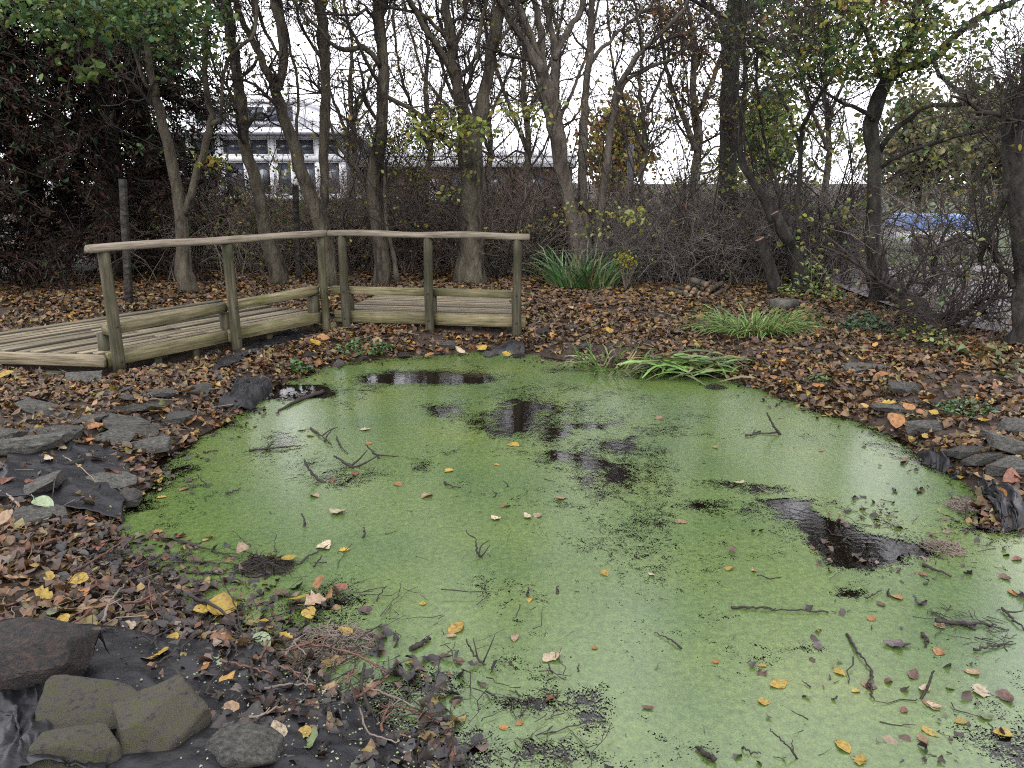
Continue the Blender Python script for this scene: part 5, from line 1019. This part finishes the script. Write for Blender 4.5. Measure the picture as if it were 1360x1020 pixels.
clump(1252, 728, .07, 120, 'olive-brown sprig tuft in the duckweed off the slab margin', 14, 'twig_hedge')
clump(1285, 832, .14, 60, 'black sodden branch wad with mauve leaves', 15)
clump(735, 1000, .10, 34, 'dark rotted tuft breaking the duckweed near the liner stones', 16)
clump(720, 938, .10, 28, 'dark decayed streak in the duckweed below the cream leaf', 17)
clump(950, 514, .07, 140, 'dark brown knot of roots at the pond margin by the cut reeds', 18)

# ------------------------------------------------------------------ single sticks
def stick(pts, wpx, mat, label, up=False, forks=(), group=None, z0=.012, on_ground=False, name='twig', lift=.035):
    if up:
        b0 = onz(pts[0][0], pts[0][1], .0); W = [onY(px, py, b0[1] + .02 * k) for k, (px, py) in enumerate(pts)]
    elif on_ground: W = [ong(px, py) + [0, 0, lift] for px, py in pts]
    else: W = [onz(px, py, z0 + .004 * (k % 2)) for k, (px, py) in enumerate(pts)]
    W = np.array(W); r = wpx * .5 * ppm(W[0]); n_ = max(8, 5 * len(pts)); P = cat_rom(W, n_); P += .0025 * rng.normal(size=P.shape)
    parts = [tube_one(P, np.linspace(r, r * .45, n_) * (1 + .15 * rng.normal(size=n_).clip(-1, 1)), 6)]
    for (t, dpx, dpy) in forks:
        a = P[int(t * (n_ - 1))]; s = ppm(a); e__ = a + (np.array([dpx * s, .03, -dpy * s]) if up else np.array([dpx * s, -dpy * s * 1.7, .01]))
        Q = cat_rom([a, (a + e__) / 2 + .006 * rng.normal(size=3), e__], 6); parts.append(tube_one(Q, np.linspace(r * .7, r * .3, 6), 5))
    V, f = merge(parts); o = mk(name, V, f, M[mat], smooth=True); return tag(o, label, 'twig', group)
stick([(385, 968), (440, 943), (480, 922), (503, 908), (516, 896)], 8, 'stick_red', 'smooth reddish stick slanting out of the debris toward open duckweed', z0=.05)
stick([(505, 935), (545, 942), (582, 960)], 3.5, 'stick_red', 'thin reddish forked twig tip lying on the duckweed', forks=[(.5, 25, 2)], z0=.02)
stick([(400, 855), (430, 858), (470, 868), (500, 885), (515, 892)], 4, 'stick_red', 'slim arched red twig ending at the smooth stick', z0=.05)
stick([(120, 885), (160, 908), (185, 930), (226, 942), (242, 970), (262, 1025)], 3.2, 'stick_pale', 'pale bent dry stalk across the wedge-shaped stone', on_ground=True, name='dry_stalk')
stick([(152, 909), (185, 905), (210, 893), (233, 878)], 6, 'twig_hedge', 'knobbly dark brown stick lying on the black liner', on_ground=True)
stick([(-10, 752), (40, 738), (80, 724), (120, 712), (146, 704)], 6.5, 'stick_red', 'long red-brown branch slanting down the littered bank', on_ground=True)
stick([(-10, 832), (40, 842), (80, 850), (125, 858)], 6, 'stick_red', 'brown forked branch above the dark peaty boulder', on_ground=True, forks=[(.3, 50, 14)])
stick([(-5, 600), (30, 598), (65, 606), (100, 622), (135, 655), (165, 683)], 2.6, 'stick_pale', 'long thin pale stem arching over the slab stones', on_ground=True)
stick([(-5, 660), (15, 668), (28, 680)], 6, 'twig_hedge', 'thick brown twig poking from the littered bank', on_ground=True)
stick([(475, 960), (490, 945), (480, 915), (484, 880)], 9, 'stick_dark', 'crooked black branch end standing in the debris', z0=.05)
stick([(250, 790), (290, 808), (318, 838)], 5, 'stick_dark', 'black curved twig lying over the yellow leaf', z0=.05)
stick([(432, 642), (420, 634), (410, 622), (404, 611)], 5, 'stick_dark', 'stout dark twig poking up at an angle from the duckweed', up=True)
stick([(470, 622), (455, 612), (443, 605)], 5, 'stick_dark', 'forked dark twig with mossy tuft in the duckweed', up=True, forks=[(0, 30, -14), (.2, 22, -20)])
stick([(506, 610), (495, 600), (485, 590)], 3.4, 'stick_dark', 'bare forked twig beside the mossy tuft', up=True, forks=[(.3, 30, 5)])
for k, (x0_, y0_, x1_, y1_, wp, fk) in enumerate([(412, 568, 440, 590, 3, [(.6, 14, -18)]), (430, 588, 442, 570, 2.4, ()), (447, 580, 462, 602, 2.2, ()), (300, 655, 320, 648, 2.5, [(0, 12, 8)]), (405, 700, 402, 682, 4, ()), (481, 716, 483, 700, 3.5, ()), (370, 735, 367, 708, 1.6, ()),
        (335, 728, 310, 705, 1.8, ()), (416, 755, 428, 738, 3, ()), (396, 748, 440, 722, 3, ()), (500, 800, 512, 778, 2.4, [(0, 20, 10)]), (640, 742, 632, 715, 3.4, [(.35, 14, -16), (.1, 12, -14), (1, -12, -8)]), (655, 662, 655, 652, 2, ()), (675, 648, 668, 638, 2, ()),
        (740, 790, 740, 778, 4, ()), (702, 795, 701, 780, 4, ()), (645, 885, 618, 848, 3.6, [(.2, 16, -36), (.4, -6, -22), (0, 22, 8)]), (545, 862, 572, 848, 9, ()), (685, 888, 678, 878, 3, ()), (735, 898, 728, 880, 2.5, ()), (768, 895, 769, 880, 3, ()),
        (660, 927, 645, 918, 3, ()), (528, 880, 522, 890, 4, ()), (1036, 578, 1018, 548, 4, [(.2, -32, 2)]), (990, 578, 1010, 572, 3, [(.5, 8, -8)]), (880, 605, 884, 596, 2.5, ()), (1100, 812, 980, 804, 2.5, ()), (970, 806, 1030, 808, 4, ()), (905, 860, 870, 840, 3, ()),
        (1183, 795, 1181, 782, 4, ()), (1150, 795, 1172, 783, 2.4, ()), (1125, 842, 1158, 890, 4.5, ()), (1158, 890, 1160, 930, 4, ()), (1222, 930, 1240, 890, 5, ()), (1230, 862, 1226, 845, 3, ()), (1245, 825, 1320, 830, 7, ()), (1225, 842, 1232, 852, 5, ()), (1330, 808, 1362, 836, 4, [(.2, 20, 2)]), (1295, 864, 1345, 852, 4, ()), (950, 1010, 925, 992, 9, ()), (1060, 1010, 1022, 968, 3, ()), (985, 992, 1010, 1000, 3, ()),
        (1285, 690, 1283, 668, 5, ()), (1240, 728, 1225, 720, 3, [(.5, 6, -14)]), (1305, 700, 1325, 705, 4, ()), (1225, 750, 1262, 765, 5, ()), (230, 716, 320, 742, 3, ()), (250, 792, 200, 778, 3, ()), (240, 758, 300, 762, 4, ()), (255, 745, 330, 750, 3, ()), (330, 598, 400, 592, 3.5, [(.3, 6, -16)]), (275, 645, 262, 630, 2.2, ()), (590, 640, 612, 648, 3, ()), (270, 600, 290, 598, 3, ()), (430, 520, 370, 545, 7, ())]):
    upr = abs(x1_ - x0_) < abs(y0_ - y1_) * 1.2 and y0_ > y1_
    p0, p1 = (x0_, y0_), (x1_, y1_); md = ((x0_ + x1_) / 2 + rng.normal() * 2, (y0_ + y1_) / 2 + rng.normal() * 1.5)
    stick([p0, md, p1], wp, 'stick_dark', ('small dark twig upright in the duckweed ' if upr else 'small dark twig flat on the duckweed ') + ('among stranded leaves in the shallow margin' if x0_ > 1100 and y0_ > 770 else 'near the main dark open patch' if x0_ > 850 and y0_ > 620 else 'off the flat slabs by the cut reeds' if x0_ > 850 else 'in the smooth middle of the pond' if x0_ > 515 else 'around the dark nest-like root clump' if y0_ > 690 else 'in front of the walkway'), up=upr, forks=fk, group='upright twigs in the duckweed' if upr else 'flat twigs on the duckweed')
rs = np.random.default_rng(64)
for k in range(46):
    t_ = rs.random(); cx = 110 + 430 * t_ + 40 * rs.normal(); cy = 778 + 205 * t_ + 34 * rs.normal(); an = rs.normal() * .7 + (.35 if rs.random() < .6 else -.6); Ls = 24 + 70 * rs.random() ** 2
    p0 = (cx - Ls * math.cos(an) / 2, cy - Ls * math.sin(an) / 2); p2 = (cx + Ls * math.cos(an) / 2, cy + Ls * math.sin(an) / 2); md = (cx + 5 * rs.normal(), cy + 4 * rs.normal()); mt = ('stick_dark', 'stick_red', 'twig_hedge', 'stick_dark')[k % 4]
    stick([p0, md, p2], 2 + 2.6 * rs.random(), mt, ('black wet', 'reddish', 'brown', 'black wet')[k % 4] + (' forked twig' if k % 3 == 0 else ' twig') + (' in the debris beside the grey streaked stone' if cx > 390 else ' in the tangle around the yellow leaves' if cx > 240 else ' in the litter above the dark peaty boulder'), forks=[(.4, 14, -8), (.65, -10, 9)] if k % 3 == 0 else (), group='twigs in the debris band', on_ground=True, lift=.062)
for (a_, b__) in (((1265, 555), (1282, 522)), ((1290, 552), (1320, 525))):
    g = ong(*a_); tip = onY(b__[0], b__[1], g[1] + .05); P = cat_rom([g, (g + tip) / 2 + .01, tip], 8); V, f = tube_one(P, np.linspace(.009, .005, 8), 6); tag(mk('twig', V, f, M['stick_dark'], smooth=True), 'straight dark stick stuck in the small bright weed', 'twig', 'sticks in the bright weed')

# ------------------------------------------------------------------ single fallen leaves
LC = {'yellow': ((.52, .36, .03), (.62, .46, .05), (.38, .22, .03)), 'cream': ((.62, .52, .36), (.72, .63, .46), (.45, .34, .20)), 'pink': ((.46, .32, .20), (.56, .42, .28), (.32, .20, .12)), 'orange': ((.46, .20, .04), (.55, .28, .06), (.30, .12, .03)),
      'tan': ((.38, .24, .12), (.48, .33, .18), (.26, .15, .08)), 'brown': ((.14, .065, .04), (.20, .10, .06), (.08, .04, .03)), 'mauve': ((.13, .10, .10), (.20, .15, .14), (.08, .06, .06)), 'green': ((.20, .26, .10), (.28, .34, .14), (.14, .20, .07)), 'pale green': ((.36, .44, .26), (.44, .52, .34), (.24, .32, .16)), 'rust': ((.26, .09, .04), (.34, .13, .05), (.15, .05, .03))}
for k_, (a, b_, c_) in LC.items(): M['lf_' + k_] = noise_mat('leaf_' + k_.replace(' ', '_'), [(.30, tuple(v * .35 for v in c_)), (.42, c_), (.55, a), (.7, b_)], 5, 8, .5, .5, 14, rnd=.18, dist=.004, spec=.4)
def leaf_mesh(kind, seed, mat):
    rg = np.random.default_rng(seed); nL = 9; t = np.linspace(0, 1, nL)
    if kind == 'oval': hw = .30 * np.sin(np.pi * t ** .85) ** .8
    elif kind == 'heart': hw = .42 * np.sin(np.pi * np.clip(t * .97 + .03, 0, 1) ** .62) ** .75
    else: hw = np.array([.02, .16, .40, .22, .46, .24, .30, .14, .01])
    hw = hw * (1 + .08 * rg.normal(size=nL)); rows = []
    cu = .5 * rg.normal(); cf = .35 * rg.random() + .05; tw = .35 * rg.normal()
    for i_, tt_ in enumerate(t):
        for s in (-1, -.5, 0, .5, 1):
            y = s * hw[i_]; z = cf * abs(y) * (1.2 if s > 0 else .8) + cu * (tt_ - .5) ** 2 * .8 + tw * y * (tt_ - .5) + .015 * rg.normal()
            rows.append((tt_ - .5, y + .06 * math.sin(tt_ * 3 + seed), z))
    V = np.array(rows); V[:, 2] -= V[:, 2].min()
    i_ = (np.arange(nL - 1)[:, None] * 5 + np.arange(4)[None]).ravel(); q = np.stack([i_, i_ + 5, i_ + 6, i_ + 1], -1)
    Vs, fs = tube_one([(-.5, .06 * math.sin(seed), V[2, 2]), (-.62, .03, V[2, 2] + .01), (-.78, .07, V[2, 2] + .03)], [.012, .01, .012], 4)
    V2, f2 = merge([(V, [q]), (Vs, fs)])
    o = mk('fallen_leaf', V2, f2, mat, smooth=True); me = o.data; bpy.data.objects.remove(o); return me
LM = {}
for k_ in LC: LM[k_] = [leaf_mesh(kd, 10 * i_ + len(k_), M['lf_' + k_]) for i_, kd in enumerate(('oval', 'oval', 'heart', 'heart', 'maple'))]
def put_leaf(p, size, colr, label, group, tilt=.12, shape=None):
    me = LM[colr][shape if shape is not None else rng.integers(0, 5)]
    o = bpy.data.objects.new('fallen_leaf', me); col.objects.link(o); o.location = p; o.scale = (size,) * 3; o.rotation_euler = (tilt * rng.normal(), tilt * rng.normal(), rng.random() * 6.283)
    return tag(o, label, 'leaf', group)
def article(c): return c
FLOAT = [(447, 682, 24, 'cream'), (418, 660, 17, 'pink'), (528, 645, 16, 'orange'), (566, 661, 18, 'pink'), (658, 690, 16, 'cream'), (700, 688, 18, 'cream'), (715, 686, 14, 'pink'), (683, 592, 18, 'yellow'), (595, 627, 15, 'yellow'), (746, 663, 16, 'tan'), (672, 674, 15, 'rust'), (803, 763, 18, 'yellow'), (865, 765, 12, 'cream'), (432, 728, 26, 'cream'), (458, 732, 16, 'yellow'),
         (606, 836, 32, 'yellow'), (600, 847, 16, 'pink'), (684, 849, 21, 'pink'), (731, 876, 30, 'cream'), (704, 799, 12, 'yellow'), (562, 803, 11, 'yellow'), (875, 556, 16, 'tan'), (981, 643, 16, 'cream'), (905, 695, 20, 'tan'), (968, 757, 17, 'yellow'), (1033, 910, 32, 'yellow'), (1015, 935, 18, 'yellow'), (1012, 886, 12, 'yellow'), (951, 880, 12, 'orange'), (1157, 823, 20, 'orange'), (1118, 994, 34, 'yellow'), (1142, 1012, 30, 'yellow'),
         (1236, 938, 28, 'tan'), (1302, 920, 36, 'cream'), (1212, 899, 28, 'brown'), (1228, 918, 26, 'cream'), (1246, 868, 24, 'orange'), (1185, 858, 32, 'mauve'), (1285, 832, 32, 'mauve'), (1262, 915, 22, 'green'), (1235, 975, 30, 'yellow'), (1225, 985, 24, 'tan'), (1310, 955, 24, 'green'), (1335, 930, 30, 'brown'), (1115, 895, 24, 'yellow'), (1136, 920, 16, 'yellow'), (1150, 912, 20, 'tan'), (1240, 940, 24, 'cream'), (1290, 895, 24, 'tan'), (1200, 945, 20, 'rust'), (1190, 795, 20, 'orange'), (1170, 805, 18, 'brown'), (1248, 832, 22, 'tan'), (1275, 960, 22, 'yellow'), (1330, 975, 30, 'yellow'),
         (1085, 860, 22, 'mauve'), (1000, 760, 12, 'tan'), (790, 862, 10, 'orange'), (730, 930, 14, 'rust'), (690, 962, 14, 'orange'), (668, 968, 14, 'orange'), (860, 943, 18, 'brown'), (485, 572, 16, 'cream'), (400, 572, 13, 'cream'), (412, 580, 12, 'orange'), (490, 590, 12, 'orange'), (472, 630, 16, 'rust'), (440, 640, 14, 'rust'), (660, 618, 9, 'yellow'), (570, 660, 12, 'tan'), (268, 782, 14, 'pink'), (250, 640, 14, 'tan'), (215, 662, 14, 'yellow'), (245, 652, 16, 'rust'), (210, 708, 16, 'orange'), (240, 715, 16, 'rust'), (1310, 700, 20, 'brown'), (1225, 765, 16, 'rust'), (1345, 790, 22, 'orange'), (1335, 770, 20, 'brown'), (1350, 745, 22, 'rust'), (1090, 600, 12, 'tan'), (950, 596, 10, 'tan')]
def where_f(px, py):
    if px > 1080 and py > 770: return 'floating among dark scraps in the shallow duckweed'
    if px < 300: return 'on the brown-fringed duckweed beside the bank stones'
    if py < 605: return 'on the duckweed in front of the boardwalk'
    if px > 850: return 'on the duckweed around the dark open water'
    if px < 510: return 'on the duckweed between the forked twig and root clump'
    return 'floating alone on the smooth middle of the duckweed'
def where_n(px, py):
    if 310 < px < 395 and py < 760: return 'caught on the dark nest-like root clump'
    if px > 240 and py < 880: return 'in the wet twig tangle at the pond edge'
    if px > 340: return 'in the sodden debris beside the grey streaked stone'
    if px > 150 and py > 840: return 'lying on the black liner'
    if py < 600: return 'among slab stones below the walkway'
    if py < 700: return 'on or near the grey-black liner patch'
    return 'in the litter above the dark peaty boulder'
for (px, py, s, c_) in FLOAT:
    p = onz(px, py, .0); put_leaf((p[0], p[1], .005), s * ppm(p) * (.92 if px < 1080 else .8), c_, f'{c_} fallen leaf {where_f(px, py)}', 'fallen leaves on the duckweed', .06)
NEAR = [(296, 812, 44, 'yellow'), (270, 820, 26, 'yellow'), (318, 808, 24, 'tan'), (350, 862, 34, 'pale green'), (382, 856, 20, 'yellow'), (208, 880, 38, 'yellow'), (268, 899, 30, 'orange'), (232, 860, 24, 'yellow'), (350, 835, 20, 'yellow'), (412, 825, 22, 'yellow'), (392, 806, 34, 'yellow'), (425, 785, 22, 'orange'), (440, 800, 26, 'orange'), (420, 810, 30, 'pink'), (460, 850, 22, 'yellow'), (452, 790, 22, 'rust'),
        (338, 748, 18, 'pale green'), (340, 745, 16, 'yellow'), (360, 750, 18, 'yellow'), (385, 750, 22, 'yellow'), (322, 738, 16, 'pink'), (375, 958, 26, 'yellow'), (367, 985, 32, 'cream'), (402, 988, 24, 'yellow'), (410, 1000, 40, 'green'), (358, 1002, 16, 'yellow'), (345, 932, 30, 'brown'), (305, 955, 24, 'tan'), (290, 895, 20, 'pale green'), (330, 905, 24, 'orange'), (318, 870, 22, 'tan'), (300, 865, 24, 'orange'), (440, 925, 22, 'tan'), (470, 940, 34, 'brown'), (495, 925, 24, 'tan'),
        (130, 815, 44, 'tan'), (85, 825, 34, 'green'), (80, 838, 26, 'yellow'), (60, 800, 26, 'yellow'), (140, 790, 26, 'brown'), (105, 780, 24, 'yellow'), (65, 776, 22, 'yellow'), (130, 735, 26, 'rust'), (115, 712, 18, 'tan'), (20, 780, 26, 'tan'), (150, 838, 22, 'orange'), (170, 845, 20, 'cream'), (95, 850, 24, 'orange'), (60, 680, 34, 'pale green'), (82, 603, 22, 'cream'), (65, 620, 18, 'cream'), (130, 620, 20, 'orange'), (110, 598, 14, 'yellow'), (150, 635, 20, 'rust'), (30, 745, 22, 'brown'), (170, 620, 22, 'orange'), (185, 635, 20, 'rust'),
        (8, 505, 22, 'yellow'), (60, 570, 20, 'orange'), (15, 550, 20, 'yellow'), (128, 575, 20, 'orange'), (165, 548, 24, 'tan'), (210, 555, 20, 'yellow'), (150, 525, 16, 'yellow'), (250, 527, 20, 'orange'), (255, 560, 20, 'orange'), (105, 580, 24, 'orange'), (40, 595, 14, 'pale green'), (245, 590, 18, 'tan'), (10, 700, 24, 'tan'), (40, 650, 14, 'rust'), (5, 650, 26, 'rust'), (20, 815, 26, 'brown'), (45, 770, 24, 'brown')]
for (px, py, s, c_) in NEAR:
    p = ong(px, py); p[2] = max(p[2], 0.0) + .035 if p[1] < 3.4 else p[2] + .045
    put_leaf(p, s * ppm(p) * 1.05, c_, f'{c_} fallen leaf {where_n(px, py)}', 'fallen leaves on the bank and debris', .3)
BANK = [(810, 445, 12, 'yellow'), (468, 447, 12, 'yellow'), (228, 470, 12, 'yellow'), (430, 452, 14, 'orange'), (410, 445, 13, 'tan'), (545, 450, 12, 'yellow'), (470, 470, 12, 'yellow'), (500, 452, 12, 'tan'), (570, 455, 12, 'orange'), (610, 448, 14, 'cream'), (640, 446, 12, 'yellow'), (758, 414, 9, 'cream'), (672, 462, 13, 'yellow'), (420, 460, 14, 'yellow'), (390, 470, 14, 'yellow'),
        (1230, 535, 18, 'orange'), (1205, 545, 14, 'orange'), (1180, 540, 16, 'yellow'), (1145, 508, 14, 'orange'), (1190, 560, 22, 'orange'), (1330, 535, 18, 'orange'), (1315, 540, 12, 'yellow'), (1227, 582, 12, 'yellow'), (1305, 565, 12, 'yellow'), (1310, 612, 18, 'yellow'), (1240, 555, 16, 'yellow'), (1285, 490, 18, 'orange'), (1320, 490, 18, 'orange'), (1100, 500, 18, 'yellow'), (1085, 515, 14, 'orange'), (1170, 505, 16, 'orange'), (1030, 500, 14, 'orange'), (1000, 498, 12, 'tan'), (1060, 470, 12, 'tan'), (1120, 455, 12, 'cream'), (930, 425, 10, 'orange'), (960, 440, 10, 'yellow'), (1260, 600, 18, 'rust'), (1330, 665, 20, 'orange'), (1340, 640, 22, 'rust'), (1305, 640, 22, 'tan')]
for (px, py, s, c_) in BANK:
    p = ong(px, py); p[2] += .04; put_leaf(p, s * ppm(p) * 1.2, c_, f'{c_} fallen leaf on the litter ' + ('below the boardwalk' if px < 700 else 'by the flat slabs and broken tree' if px > 1130 else 'near the sedge and log pile'), 'fallen leaves on the litter', .3)
